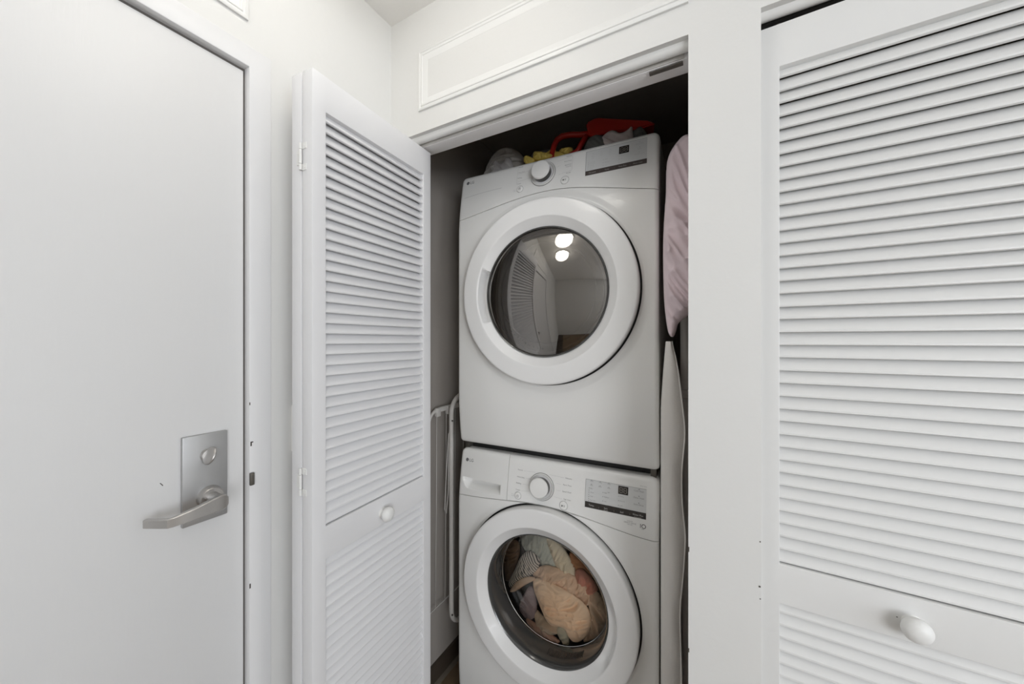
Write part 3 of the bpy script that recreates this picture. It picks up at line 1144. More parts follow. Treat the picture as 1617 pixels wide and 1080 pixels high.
def button(root, u, z, r, sym):
    mount('button', [(0.0, -0.0028), (r * 0.72, -0.0032), (r * 0.92, -0.0022), (r, 0.0005)], M['knob'], root, u, z, 32)
    disc_set('button_seam', [(u, z, r, r + 0.0008)], M['print'], root, 0.0008, 32)
    if sym == 'power':
        V = []
        o = disc_set('power_symbol', [(u, z - 0.0005, 0.0030, 0.0039)], M['print'], root, 0.0038, 20)
        line_set('power_symbol', [(u, z + 0.0005, u, z + 0.0042)], M['print'], root, 0.0009, 0.0040)
    else:
        o = from_py('play_symbol', [(u - 0.0055, 0, z - 0.0034), (u - 0.0055, 0, z + 0.0034), (u - 0.0002, 0, z)], [(0, 1, 2)], M['logo'], root)
        tangent_map(o, 0.0042)
        line_set('pause_symbol', [(u + 0.0018, z - 0.003, u + 0.0018, z + 0.003), (u + 0.0044, z - 0.003, u + 0.0044, z + 0.003)], M['print'], root, 0.001, 0.0042)


def digits(root, u0, u1, z0, z1):
    decal_rect('digit_window', u0, u1, z0, z1, M['bar'], root, 0.0014, 4, 4)
    wd, hgt = (u1 - u0), (z1 - z0)
    segs = []
    for c in (0.29, 0.71):
        cx, cz = u0 + wd * c, (z0 + z1) / 2
        a, b = wd * 0.125, hgt * 0.30
        segs += [(cx - a, cz, cx + a, cz), (cx - a, cz + b, cx + a, cz + b), (cx - a, cz - b, cx + a, cz - b)]
        for s in (-1, 1):
            segs += [(cx + s * a * 1.15, cz + b * 0.1, cx + s * a * 1.15, cz + b * 0.9), (cx + s * a * 1.15, cz - b * 0.9, cx + s * a * 1.15, cz - b * 0.1)]
    line_set('digits', segs, M['led'], root, 0.0011, 0.0017)


def logo(root, u, z):
    disc_set('logo', [(u, z, 0, 0.0063)], M['logo'], root, 0.0008, 28)
    line_set('logo_mark', [(u + 0.0002, z + 0.0030, u + 0.0002, z - 0.0026), (u + 0.0002, z - 0.0026, u + 0.0024, z - 0.0026)], M['faint'], root, 0.0008, 0.0011)
    disc_set('logo_mark', [(u - 0.0022, z + 0.0018, 0, 0.0009)], M['faint'], root, 0.0011, 10)
    seg = []
    for k in range(16):
        a0, a1 = math.radians(100 + 260 * k / 16), math.radians(100 + 260 * (k + 1) / 16)
        seg.append((u + 0.0048 * math.cos(a0), z + 0.0048 * math.sin(a0), u + 0.0048 * math.cos(a1), z + 0.0048 * math.sin(a1)))
    line_set('logo_mark', seg, M['faint'], root, 0.0005, 0.0011)
    o = print_set('logo_letters', [('LG', u + 0.0105, z - 0.0052, 0.0150, 'l')], M['logo'], root, 0.0008)
    return o


# dryer front print
H = 1.000
logo(dr, 0.0315, 0.9715)
dial(dr, 0.3375, 0.9420)
button(dr, 0.2545, 0.9035, 0.0118, 'power')
button(dr, 0.4170, 0.9020, 0.0135, 'play')
line_set('panel_groove', [(0.0215 + 0.0159 * i, 0.9130 + 0.0020 * i - 0.00010 * i * i, 0.0215 + 0.0159 * (i + 1), 0.9130 + 0.0020 * (i + 1) - 0.00010 * (i + 1) ** 2) for i in range(10)], M['faint'], dr, 0.0012, 0.0004)
line_set('panel_lines', [(0.241, 0.982, 0.239, 0.922), (0.4395, 0.986, 0.4395, 0.934), (0.3875, 0.9745, 0.4395, 0.9815), (0.241, 0.960, 0.292, 0.966), (0.241, 0.932, 0.289, 0.937), (0.395, 0.926, 0.4395, 0.932), (0.385, 0.955, 0.398, 0.957)], M['faint'], dr, 0.0005)
u0, u1, zb, zt = 0.485, 0.6695, 0.9010, 0.9835
decal_rect('display_panel', u0, u1, zb, zt, M['plate'], dr, 0.0005, 10, 8)
decal_rect('touch_bar', u0, u1, zb, zb + 0.0150, M['barlt'], dr, 0.0010, 10, 3)
line_set('display_border', [(u0, zt, u1, zt), (u0, zb, u0, zt)], M['print'], dr, 0.0008, 0.0011)
digits(dr, 0.588, 0.6175, 0.9495, 0.9735)
print_set('panel_print', [('Normal', 0.2435, 0.9845, 0.0052, 'l'), ('Heavy Duty', 0.2435, 0.9645, 0.0052, 'l'), ('Bedding', 0.2425, 0.9440, 0.0052, 'l'), ('Towels', 0.2415, 0.9225, 0.0052, 'l'),
                          ('Delicates', 0.4365, 0.9830, 0.0052, 'r'), ('Perm. Press', 0.4365, 0.9660, 0.0052, 'r'), ('Speed Dry', 0.4365, 0.9525, 0.0052, 'r'), ('Time Dry', 0.4365, 0.9460, 0.0048, 'r'), ('Air Dry', 0.4365, 0.9235, 0.0052, 'r')], M['print'], dr)
legend = []
for (c, n) in ((0.507, 4), (0.534, 3), (0.561, 4)):
    for i in range(n):
        legend.append((('Dry', 'Cool', 'More', 'Less')[i % 4], c, 0.9720 - 0.0058 * i, 0.0042, 'c'))
for i, q in enumerate(('Very Dry', 'More Dry', 'Normal', 'Less Dry', 'Damp')):
    legend.append((q, 0.499, 0.9420 - 0.0054 * i, 0.0040, 'l'))
for i, q in enumerate(('High', 'Medium', 'Low')):
    legend.append((q, 0.546, 0.9420 - 0.0105 * i, 0.0042, 'l'))
for i, q in enumerate(('60 min', '50', '40')):
    legend.append((q, 0.594, 0.9420 - 0.0105 * i, 0.0042, 'l'))
for i, q in enumerate(('Damp Dry', 'Signal', 'Wrinkle Care')):
    legend.append((q, 0.648, 0.9675 - 0.0165 * i, 0.0052, 'c'))
print_set('display_print', legend, M['faint'], dr, 0.0012)
disc_set('display_dots', [(0.4935, 0.9435 - 0.0054 * i, 0, 0.0008) for i in range(5)] + [(0.541, 0.9435 - 0.0105 * i, 0, 0.0008) for i in range(3)] + [(0.589, 0.9435 - 0.0105 * i, 0, 0.0008) for i in range(3)]
         + [(0.648, 0.9745 - 0.0165 * i, 0, 0.0010) for i in range(3)], M['print'], dr, 0.0012, 8)
print_set('bar_print', [('Dry Level', 0.507, 0.9062, 0.0056, 'c'), ('Temp.', 0.553, 0.9062, 0.0056, 'c'), ('Time Dry', 0.5995, 0.9062, 0.0060, 'c'), ('More / Less', 0.6445, 0.9062, 0.0056, 'c')], M['barprint'], dr, 0.0015)
print_set('bar_marks', [('|', 0.531, 0.9062, 0.0056, 'c'), ('|', 0.5755, 0.9062, 0.0056, 'c'), ('|', 0.622, 0.9062, 0.0056, 'c')], M['led'], dr, 0.0015)
print_set('power_print', [('Power', 0.2335, 0.9030, 0.0036, 'c'), ('On/Off', 0.2335, 0.8975, 0.0036, 'c')], M['faint'], dr)

# washer front print
H = 0.985
logo(wa, 0.0315, 0.9445)
dial(wa, 0.3350, 0.9000)
button(wa, 0.2500, 0.8565, 0.0118, 'power')
button(wa, 0.4150, 0.8560, 0.0135, 'play')
u0, u1, zb, zt = 0.4850, 0.6680, 0.8665, 0.9500
decal_rect('display_panel', u0, u1, zb, zt, M['plate'], wa, 0.0005, 10, 8)
decal_rect('touch_bar', u0, u1, zb, zb + 0.0178, M['bar'], wa, 0.0010, 10, 3)
line_set('display_border', [(u0, zt, u1, zt), (u0, zb, u0, zt)], M['print'], wa, 0.0008, 0.0011)
digits(wa, 0.5865, 0.6158, 0.9240, 0.9475)
print_set('panel_print', [('Normal', 0.2440, 0.9395, 0.0060, 'l'), ('Heavy Duty', 0.2430, 0.9165, 0.0060, 'l'), ('Bedding', 0.2410, 0.8955, 0.0060, 'l'), ('Towels', 0.2400, 0.8735, 0.0060, 'l'),
                          ('Delicates', 0.4390, 0.9395, 0.0060, 'r'), ('Perm. Press', 0.4390, 0.9180, 0.0060, 'r'), ('Speed Wash', 0.4390, 0.8975, 0.0060, 'r'), ('Tub Clean', 0.4390, 0.8740, 0.0060, 'r')], M['print'], wa)
line_set('panel_lines', [(0.266, 0.9405, 0.312, 0.9425), (0.275, 0.9180, 0.294, 0.9185), (0.265, 0.8970, 0.289, 0.8975), (0.262, 0.8745, 0.292, 0.8780), (0.360, 0.9430, 0.412, 0.9415), (0.385, 0.9200, 0.403, 0.9195), (0.388, 0.8990, 0.403, 0.8990), (0.383, 0.8770, 0.408, 0.8755)], M['faint'], wa, 0.0005)
legend = []
for (c, n) in ((0.504, 2), (0.531, 2), (0.558, 3)):
    for i in range(n):
        legend.append((('Wash', 'Rinse', 'Spin')[i % 3], c, 0.9450 - 0.0120 * i, 0.0044, 'c'))
for i, q in enumerate(('Hot', 'Warm', 'Cold', 'Tap Cold')):
    legend.append((q, 0.5005, 0.9230 - 0.0115 * i, 0.0046, 'l'))
for i, q in enumerate(('High', 'Medium', 'Low')):
    legend.append((q, 0.5445, 0.9180 - 0.0125 * i, 0.0046, 'l'))
for i, q in enumerate(('Heavy', 'Normal', 'Light')):
    legend.append((q, 0.5925, 0.9160 - 0.0130 * i, 0.0046, 'l'))
for i, q in enumerate(('Cold Wash', 'Delay Wash', 'Extra Rinse')):
    legend.append((q, 0.6470, 0.9395 - 0.0190 * i, 0.0062, 'c'))
legend.append(('Direct Drive', 0.6680, 0.9560, 0.0036, 'r'))
print_set('display_print', legend, M['print'], wa, 0.0012)
disc_set('display_dots', [(0.4965, 0.9245 - 0.0062 * i, 0, 0.0010) for i in range(7)] + [(0.5405, 0.9195 - 0.0125 * i, 0, 0.0010) for i in range(3)] + [(0.5885, 0.9175 - 0.0130 * i, 0, 0.0010) for i in range(3)]
         + [(0.647, 0.9465 - 0.0190 * i, 0, 0.0013) for i in range(3)] + [(c, 0.9490 - 0.0120 * i, 0, 0.0010) for c in (0.504, 0.531, 0.558) for i in range(2)], M['logo'], wa, 0.0012, 8)
print_set('bar_print', [('Temp.', 0.5060, 0.8730, 0.0070, 'c'), ('Spin', 0.5510, 0.8725, 0.0066, 'c'), ('No Spin', 0.5510, 0.8675, 0.0040, 'c'), ('Soil', 0.5985, 0.8710, 0.0070, 'c'), ('Water Plus', 0.6450, 0.8725, 0.0066, 'c'), ('Control Lock', 0.6450, 0.8675, 0.0038, 'c')], M['barprint'], wa, 0.0015)
print_set('bar_marks', [('|', 0.5290, 0.8710, 0.0060, 'c'), ('|', 0.5755, 0.8710, 0.0060, 'c'), ('|', 0.6220, 0.8710, 0.0060, 'c')], M['led'], wa, 0.0015)
print_set('motor_print', [('INVERTER', 0.6230, 0.8515, 0.0038, 'c'), ('DIRECT DRIVE', 0.6230, 0.8460, 0.0056, 'c'), ('MOTOR', 0.6230, 0.8415, 0.0040, 'c')], M['print'], wa)
print_set('ten_print', [('1', 0.6520, 0.8405, 0.0160, 'l'), ('YEARS', 0.6590, 0.8370, 0.0030, 'c')], M['logo'], wa)
disc_set('ten_print', [(0.6620, 0.8460, 0.0044, 0.0062)], M['logo'], wa, 0.0007, 28)
print_set('power_print', [('Power', 0.2305, 0.8570, 0.0040, 'c'), ('On/Off', 0.2305, 0.8515, 0.0040, 'c')], M['faint'], wa)

# stacking rails between the machines
sk = empty('stacking_bracket', (BASE.x, BASE.y, 0.985), A)
tag(sk, 'grey metal stacking bracket in the dark gap between washer and dryer', 'bracket')
box('side_rail', 0.010, 0.026, 0.026, 0.70, -0.0035, 0.0235, M['bracket'], sk, bev=0.001)
box('side_rail', 0.677, 0.693, 0.026, 0.70, -0.0035, 0.0235, M['bracket'], sk, bev=0.001)
box('gap_shade_bar', 0.028, 0.675, 0.050, 0.070, -0.0035, 0.0235, M['rubber'], sk, bev=0.001)  # made tall and black to paint the shade between the machines
for x in (0.04, 0.655):
    box('foot_pad', x, x + 0.03, 0.075, 0.105, -0.0035, 0.0235, M['rubber'], sk, bev=0.002)


# ------------------------------------------------------------------ soft things: a closed puffed cloth from an outline
def vnoise(P, seed):
    """smooth value noise on 2-D points"""
    rs = np.random.RandomState(seed)
    g = rs.rand(64, 64)
    i = np.floor(P).astype(int)
    f = P - i
    f = f * f * (3 - 2 * f)
    i %= 64
    j = (i + 1) % 64
    a = g[i[:, 0], i[:, 1]] * (1 - f[:, 0]) + g[j[:, 0], i[:, 1]] * f[:, 0]
    b = g[i[:, 0], j[:, 1]] * (1 - f[:, 0]) + g[j[:, 0], j[:, 1]] * f[:, 0]
    return a * (1 - f[:, 1]) + b * f[:, 1]


def smooth_poly(pts, it=2):
    P = [np.array(p, float) for p in pts]
    for _ in range(it):
        Q = []
        for i in range(len(P)):
            a, b = P[i], P[(i + 1) % len(P)]
            Q += [a * 0.75 + b * 0.25, a * 0.25 + b * 0.75]
        P = Q
    return np.array(P)


def puff(name, outline, thick, step, m, seed, fold=1.0, grow=1.0, back=0.5, parent=None, dirn=None, freq=1.0, edge=0.5, it=2):
    """outline in (u, z); puffed towards -y; returns object in its own (u, y, z) coordinates"""
    poly = smooth_poly(outline, it)
    c = poly.mean(0)
    poly = c + (poly - c) * grow
    # signed inside test and edge distance on a grid
    lo, hi = poly.min(0), poly.max(0)
    nx, nz = int((hi[0] - lo[0]) / step) + 3, int((hi[1] - lo[1]) / step) + 3
    gx = lo[0] + (np.arange(nx) - 1) * step
    gz = lo[1] + (np.arange(nz) - 1) * step
    X, Z = np.meshgrid(gx, gz, indexing='ij')
    P = np.stack([X.ravel(), Z.ravel()], 1)
    A0, B0 = poly, np.roll(poly, -1, 0)
    ins = np.zeros(len(P), bool)
    dist = np.full(len(P), 1e9)
    near = np.zeros_like(P)
    for a, b in zip(A0, B0):
        cnd = ((a[1] > P[:, 1]) != (b[1] > P[:, 1]))
        with np.errstate(divide='ignore', invalid='ignore'):
            xi = (b[0] - a[0]) * (P[:, 1] - a[1]) / (b[1] - a[1] + 1e-12) + a[0]
        ins ^= cnd & (P[:, 0] < xi)
        ab = b - a
        t = np.clip(((P - a) @ ab) / (ab @ ab + 1e-12), 0, 1)
        q = a + t[:, None] * ab
        dd = np.linalg.norm(P - q, axis=1)
        k = dd < dist
        dist[k] = dd[k]
        near[k] = q[k]
    # snap the outer ring of grid points onto the outline
    keep = ins.copy()
    G = keep.reshape(nx, nz)
    ring = np.zeros_like(G)
    ring[1:, :] |= G[:-1, :]
    ring[:-1, :] |= G[1:, :]
    ring[:, 1:] |= G[:, :-1]
    ring[:, :-1] |= G[:, 1:]
    ring[1:, 1:] |= G[:-1, :-1]
    ring[:-1, :-1] |= G[1:, 1:]
    ring[1:, :-1] |= G[:-1, 1:]
    ring[:-1, 1:] |= G[1:, :-1]
    ring = (ring & ~G).ravel()
    P[ring] = near[ring]
    d = np.where(ring, 0, dist)
    use = keep | ring
    R = max(0.012, 0.35 * min(hi - lo))
    k = np.clip(d / R, 0, 1)
    h = thick * np.sqrt(np.clip(1 - (1 - k) ** 2, 0, 1))
    th = dirn if dirn is not None else np.random.RandomState(seed).rand() * PI
    ca, sa = math.cos(th), math.sin(th)
    Q = P @ np.array([[ca, -sa], [sa, ca]])
    wp = np.stack([vnoise(P * 9 * freq + 3, seed + 5), vnoise(P * 9 * freq + 11, seed + 6)], 1)
    Q2 = Q + wp * 0.06
    n1 = vnoise(Q2 * np.array([55, 12]) * freq + 20, seed)
    n2 = vnoise(Q2 * np.array([110, 28]) * freq + 40, seed + 1)
    n3 = vnoise(Q2 * np.array([18, 7]) * freq + 60, seed + 2)
    ridge = 1 - np.abs(2 * n1 - 1)
    ridge2 = 1 - np.abs(2 * n2 - 1)
    f = (ridge ** 2 * 0.55 + ridge2 ** 2 * 0.22 + n3 * 0.9)
    h = h + fold * thick * (f - 0.75) * np.clip(d / (R * edge), 0, 1)
    idx = -np.ones(len(P), int)
    ids = np.where(use)[0]
    idx[ids] = np.arange(len(ids))
    V = [(P[i, 0], -h[i], P[i, 1]) for i in ids]
    nf = len(V)
    V += [(P[i, 0], back * thick * math.sqrt(max(0, 1 - (1 - min(1, d[i] / R)) ** 2)) if not ring[i] else 0.0, P[i, 1]) for i in ids]
    F = []
    I = idx.reshape(nx, nz)
    for i in range(nx - 1):
        for j in range(nz - 1):
            q = [I[i, j], I[i + 1, j], I[i + 1, j + 1], I[i, j + 1]]
            q = [a for a in q if a >= 0]
            if len(q) >= 3:
                F.append(tuple(q))
                F.append(tuple(a + nf for a in q[::-1]))
    bm = bmesh.new()
    vs = [bm.verts.new(q) for q in V]
    for q in F:
        try:
            bm.faces.new([vs[a] for a in q])
        except ValueError:
            pass
    bmesh.ops.remove_doubles(bm, verts=bm.verts[:], dist=1e-5)
    bmesh.ops.dissolve_degenerate(bm, edges=bm.edges[:], dist=1e-6)
    o = from_bm(name, bm, m, parent, smooth=True)
    return o


CL = {
 'tan': (0.128, [(0.109, 0.572), (0.137, 0.608), (0.185, 0.615), (0.185, 0.553), (0.158, 0.479), (0.137, 0.434), (0.115, 0.452)]),
 'striped': (0.088, [(0.153, 0.463), (0.169, 0.495), (0.190, 0.534), (0.205, 0.575), (0.240, 0.610), (0.282, 0.587), (0.280, 0.560), (0.260, 0.527), (0.220, 0.497), (0.169, 0.444)]),
 'mint': (0.113, [(0.203, 0.636), (0.259, 0.664), (0.304, 0.661), (0.313, 0.614), (0.342, 0.586), (0.337, 0.556), (0.284, 0.552), (0.264, 0.578), (0.213, 0.592)]),
 'cream': (0.108, [(0.303, 0.664), (0.353, 0.649), (0.390, 0.611), (0.413, 0.565), (0.426, 0.534), (0.353, 0.556), (0.339, 0.575), (0.325, 0.611)]),
 'rust': (0.123, [(0.385, 0.624), (0.431, 0.605), (0.475, 0.566), (0.448, 0.550), (0.408, 0.560)]),
 'pink': (0.098, [(0.416, 0.572), (0.438, 0.587), (0.464, 0.573), (0.494, 0.544), (0.486, 0.517), (0.447, 0.513), (0.425, 0.544)]),
 'sheer': (0.093, [(0.253, 0.518), (0.302, 0.568), (0.363, 0.568), (0.418, 0.558), (0.474, 0.520), (0.483, 0.477), (0.395, 0.486), (0.302, 0.505)]),
 'peach': (0.073, [(0.260, 0.504), (0.282, 0.529), (0.325, 0.528), (0.411, 0.512), (0.473, 0.483), (0.478, 0.426), (0.463, 0.383), (0.428, 0.345), (0.398, 0.355), (0.384, 0.388), (0.325, 0.367), (0.286, 0.442)]),
 'lav': (0.083, [(0.207, 0.409), (0.253, 0.496), (0.275, 0.427), (0.270, 0.371), (0.233, 0.354), (0.202, 0.384)]),
 'strap': (0.078, [(0.161, 0.443), (0.210, 0.504), (0.260, 0.528), (0.280, 0.521), (0.235, 0.489), (0.184, 0.441)]),
 'rose': (0.078, [(0.230, 0.368), (0.270, 0.361), (0.323, 0.345), (0.378, 0.329), (0.346, 0.312), (0.284, 0.322), (0.245, 0.344)]),
 'mint2': (0.083, [(0.344, 0.367), (0.385, 0.390), (0.408, 0.330), (0.381, 0.315)]),
 'beige': (0.088, [(0.270, 0.404), (0.304, 0.376), (0.379, 0.380), (0.351, 0.340), (0.304, 0.336), (0.270, 0.355)]),
 'mesh': (0.088, [(0.463, 0.511), (0.497, 0.539), (0.534, 0.481), (0.526, 0.421), (0.484, 0.368), (0.441, 0.348), (0.471, 0.413)]),
 'back': (0.165, [(0.13, 0.45), (0.16, 0.62), (0.25, 0.70), (0.40, 0.72), (0.53, 0.62), (0.55, 0.48), (0.50, 0.36), (0.36, 0.31), (0.20, 0.34)]),
}


def fab(name, col, var=0.06):
    return mat(name, col, 0.92, bump=0.25, bscale=320, var=var, vscale=14, sheen=0.15)


GAR = [
 ('back', 'dark_towel', 'dark olive towel at the back of the washer load', 'towel', fab('olive', (0.075, 0.062, 0.045)), 0.020, 1.0, 1.0),
 ('tan', 'tan_shirt', 'brown shirt against the left side of the washer drum', 'shirt', fab('tan', (0.30, 0.20, 0.13)), 0.014, 1.1, 1.0),
 ('mint', 'mint_shirt', 'pale grey-green shirt at the top of the washer load', 'shirt', fab('mint', (0.45, 0.48, 0.44)), 0.020, 0.9, 1.16),
 ('cream', 'cream_trousers', 'cream trousers at the upper right of the washer load', 'trousers', fab('cream', (0.68, 0.61, 0.48)), 0.018, 0.9, 1.16),
 ('rust', 'rust_shirt', 'rust-orange shirt behind the dusty pink one in the washer', 'shirt', fab('rust', (0.36, 0.17, 0.08)), 0.018, 0.9, 1.2),
 ('pink', 'pink_shirt', 'dusty pink shirt at the right of the washer load', 'shirt', fab('pink', (0.60, 0.27, 0.21)), 0.020, 0.9, 1.12),
 ('sheer', 'tan_blouse', 'light tan blouse above the peach shirt in the washer', 'blouse', fab('sheer', (0.76, 0.56, 0.42)), 0.018, 1.0, 1.10),
 ('striped', 'striped_shirt', 'black and white striped shirt in the washer window', 'shirt', stripe_mat('stripes', (0.74, 0.70, 0.66), (0.03, 0.028, 0.03), 58.0), 0.018, 0.6, 1.05),
 ('beige', 'beige_shirt', 'beige shirt under the peach shirt in the washer', 'shirt', fab('beige', (0.70, 0.58, 0.45)), 0.016, 1.1, 1.12),
 ('mesh', 'gauze_scarf', 'crumpled tan gauze scarf at the right edge of the washer window', 'scarf', fab('gauze', (0.66, 0.52, 0.40)), 0.018, 1.5, 1.05),
 ('lav', 'lavender_shirt', 'lavender-grey shirt at the left of the washer window', 'shirt', fab('lavgrey', (0.46, 0.38, 0.42)), 0.018, 0.8, 1.06),
 ('mint2', 'pale_sock', 'pale green sock at the bottom of the washer window', 'sock', fab('palegreen', (0.58, 0.58, 0.48)), 0.010, 0.8, 1.0),
 ('rose', 'rose_shirt', 'pinkish brown shirt along the lower rim of the washer window', 'shirt', fab('rose', (0.74, 0.50, 0.40)), 0.012, 0.8, 1.0),
 ('strap', 'peach_belt', 'peach tie belt crossing the striped shirt in the washer', 'belt', fab('peachb', (0.92, 0.70, 0.53)), 0.012, 0.7, 1.0),
 ('peach', 'peach_shirt', 'large crumpled peach shirt in the middle of the washer window', 'shirt', fab('peach', (0.96, 0.74, 0.55)), 0.017, 1.3, 1.02),
]
MW = Matrix.Translation(BASE) @ Matrix.Rotation(A, 4, 'Z')
for i, (key, nm, lab, cat, m, th, fo, gr) in enumerate(GAR):
    d, pts = CL[key]
    # centre the mesh on its own origin
    c = np.array(pts).mean(0)
    o = puff(nm, [(p[0] - c[0], p[1] - c[1]) for p in pts], th, 0.0025 if key != 'back' else 0.006, m, 11 + i * 7, fo * 1.35, gr, freq=1.5)
    o.matrix_world = MW @ Matrix.Translation((c[0], d + th * 0.9, c[1]))
    tag(o, lab, cat, 'laundry in the washer')

# ------------------------------------------------------------------ things on top of the dryer
TOP = 1.0105 + 1.000 - 0.003
# support heap: what the visible tips belong to reaches down to the dryer top


def on_top(nm, lab, cat, m, pts, y, th, seed, fold=0.9, back=1.2, step=0.0026):
    c = (sum(p[0] for p in pts) / len(pts), TOP)
    o = puff(nm, [(p[0] - c[0], p[1] - c[1]) for p in pts], th, step, m, seed, fold, 1.0, back)
    o.location = (c[0], y, c[1])
    tag(o, lab, cat)
    return o


T = TOP
on_top('plastic_bag', 'translucent grey plastic bag at the left on top of the dryer', 'bag', M['greybag'],
       [(-0.860, T), (-0.872, T + 0.06), (-0.862, 2.125), (-0.828, 2.175), (-0.775, 2.196), (-0.725, 2.180), (-0.684, 2.135), (-0.665, T + 0.05), (-0.665, T)], 1.33, 0.055, 3, 0.75)
on_top('white_rag', 'crumpled white rag at the front of the grey plastic bag', 'rag', M['whitecloth'],
       [(-0.80, T + 0.03), (-0.808, 2.085), (-0.79, 2.128), (-0.772, 2.108), (-0.752, 2.098), (-0.735, 2.125), (-0.712, 2.110), (-0.700, 2.075), (-0.70, T + 0.03)], 1.268, 0.012, 5, 0.8)
on_top('dark_bag', 'dark grey bag between the plastic bag and the yellow gloves', 'bag', M['darkbag'],
       [(-0.665, T), (-0.680, T + 0.06), (-0.672, 2.135), (-0.650, 2.165), (-0.625, 2.160), (-0.56, 2.150), (-0.53, 2.10), (-0.52, T)], 1.36, 0.045, 8, 0.6)
# yellow rubber gloves, fingers towards the room
gl = empty('rubber_gloves', (-0.60, 1.27, TOP))
tag(gl, 'yellow rubber gloves on top of the dryer', 'gloves')


GO = (-0.60, 1.27, TOP)
G1 = [(-0.653, 2.077), (-0.653, 2.099), (-0.641, 2.104), (-0.623, 2.093), (-0.603, 2.078), (-0.623, 2.061)]
G2 = [(-0.617, 2.085), (-0.616, 2.111), (-0.607, 2.115), (-0.574, 2.104), (-0.537, 2.086), (-0.546, 2.076), (-0.583, 2.077)]
G3 = [(-0.584, 2.111), (-0.556, 2.121), (-0.543, 2.128), (-0.535, 2.109), (-0.537, 2.088), (-0.575, 2.093)]
G4 = [(-0.534, 2.107), (-0.524, 2.126), (-0.492, 2.123), (-0.476, 2.116), (-0.477, 2.105), (-0.501, 2.095)]
for k, (y, nm, pts) in enumerate([(1.262, 'glove_finger', G1), (1.272, 'glove_finger', G2), (1.300, 'glove_finger', G3), (1.320, 'glove_cuff', G4)]):
    c = (sum(p[0] for p in pts) / len(pts), sum(p[1] for p in pts) / len(pts))
    o = puff(nm, [(p[0] - c[0], p[1] - c[1]) for p in pts], 0.009, 0.0016, M['yellow'], 90 + k, 1.6, 1.04, 1.0, gl, freq=2.2, it=1)
    o.location = (c[0] - GO[0], y - GO[1], c[1] - GO[2])
cuff = puff('glove_cuff', [(-0.05, 0.0), (-0.06, 0.05), (-0.03, 0.100), (0.03, 0.108), (0.09, 0.100), (0.13, 0.05), (0.12, 0.0)], 0.010, 0.005, M['yellow'], 21, 0.5, 1.0, 1.0, gl)
cuff.location = (0, 0.034, 0)
on_top('charcoal_cloth', 'charcoal cloth in front of the dustpan on the dryer', 'cloth', M['charcoal'],
       [(-0.41, T), (-0.415, T + 0.06), (-0.395, 2.098), (-0.372, 2.108), (-0.345, 2.098), (-0.32, 2.08), (-0.31, T)], 1.26, 0.02, 31, 0.9)
on_top('pale_cloth', 'pale pinkish cloth at the right on top of the dryer', 'cloth', M['pinkwhite'],
       [(-0.36, T), (-0.365, T + 0.05), (-0.345, 2.094), (-0.318, 2.105), (-0.300, 2.100), (-0.285, 2.085), (-0.262, 2.088), (-0.245, 2.104), (-0.243, 2.07), (-0.235, T)], 1.255, 0.018, 33, 0.9)
on_top('grey_cloth', 'folded dark grey cloth at the far right behind the pale cloth', 'cloth', M['charcoal'],
       [(-0.27, T), (-0.275, T + 0.05), (-0.262, 2.094), (-0.236, 2.102), (-0.222, 2.108), (-0.208, 2.088), (-0.196, 2.06), (-0.19, T)], 1.285, 0.018, 35, 0.9)

# red dustpan: loop handle at the left, tray rising to a thin lip at the right
dp = empty('dustpan', (-0.36, 1.34, TOP))
tag(dp, 'red plastic dustpan lying on the things on top of the dryer', 'dustpan')


def dpp(x, y, z):
    return (x + 0.36, y - 1.34, z - TOP)


bm = bmesh.new()
V = [dpp(*q) for q in [(-0.412, 1.275, 2.170), (-0.402, 1.275, 2.120), (-0.235, 1.285, 2.103), (-0.176, 1.290, 2.107),      # near side: top-left, bottom-left, belly, lip
                       (-0.380, 1.290, 2.188), (-0.200, 1.300, 2.130),
                       (-0.412, 1.500, 2.215), (-0.402, 1.500, 2.150), (-0.235, 1.500, 2.140), (-0.212, 1.500, 2.155), (-0.380, 1.490, 2.230), (-0.225, 1.490, 2.165)]]
vs = [bm.verts.new(v) for v in V]
for f in [(0, 1, 2, 3, 5, 4), (6, 10, 11, 9, 8, 7), (0, 6, 7, 1), (1, 7, 8, 2), (2, 8, 9, 3), (3, 9, 11, 5), (4, 5, 11, 10), (0, 4, 10, 6)]:
    bm.faces.new([vs[i] for i in f])
bmesh.ops.recalc_face_normals(bm, faces=bm.faces[:])
bmesh.ops.bevel(bm, geom=bm.edges[:], offset=0.006, segments=3, affect='EDGES')
tr = from_bm('tray', bm, M['red'], dp)
smooth_angle(tr, 50)
hp = [dpp(*q) for q in [(-0.405, 1.31, 2.145), (-0.440, 1.31, 2.152), (-0.480, 1.305, 2.160), (-0.510, 1.30, 2.160), (-0.530, 1.295, 2.148), (-0.540, 1.29, 2.125), (-0.546, 1.285, 2.095), (-0.550, 1.285, 2.06)]]
bm = bmesh.new()
tube_bm(bm, hp, 0.0125, 12, flat=0.8)
tube_bm(bm, [dpp(-0.548, 1.285, 2.062), dpp(-0.500, 1.29, 2.066), dpp(-0.448, 1.295, 2.085), dpp(-0.436, 1.30, 2.110), dpp(-0.420, 1.31, 2.140)], 0.0125, 12, flat=0.8)
from_bm('handle', bm, M['red'], dp, smooth=True)

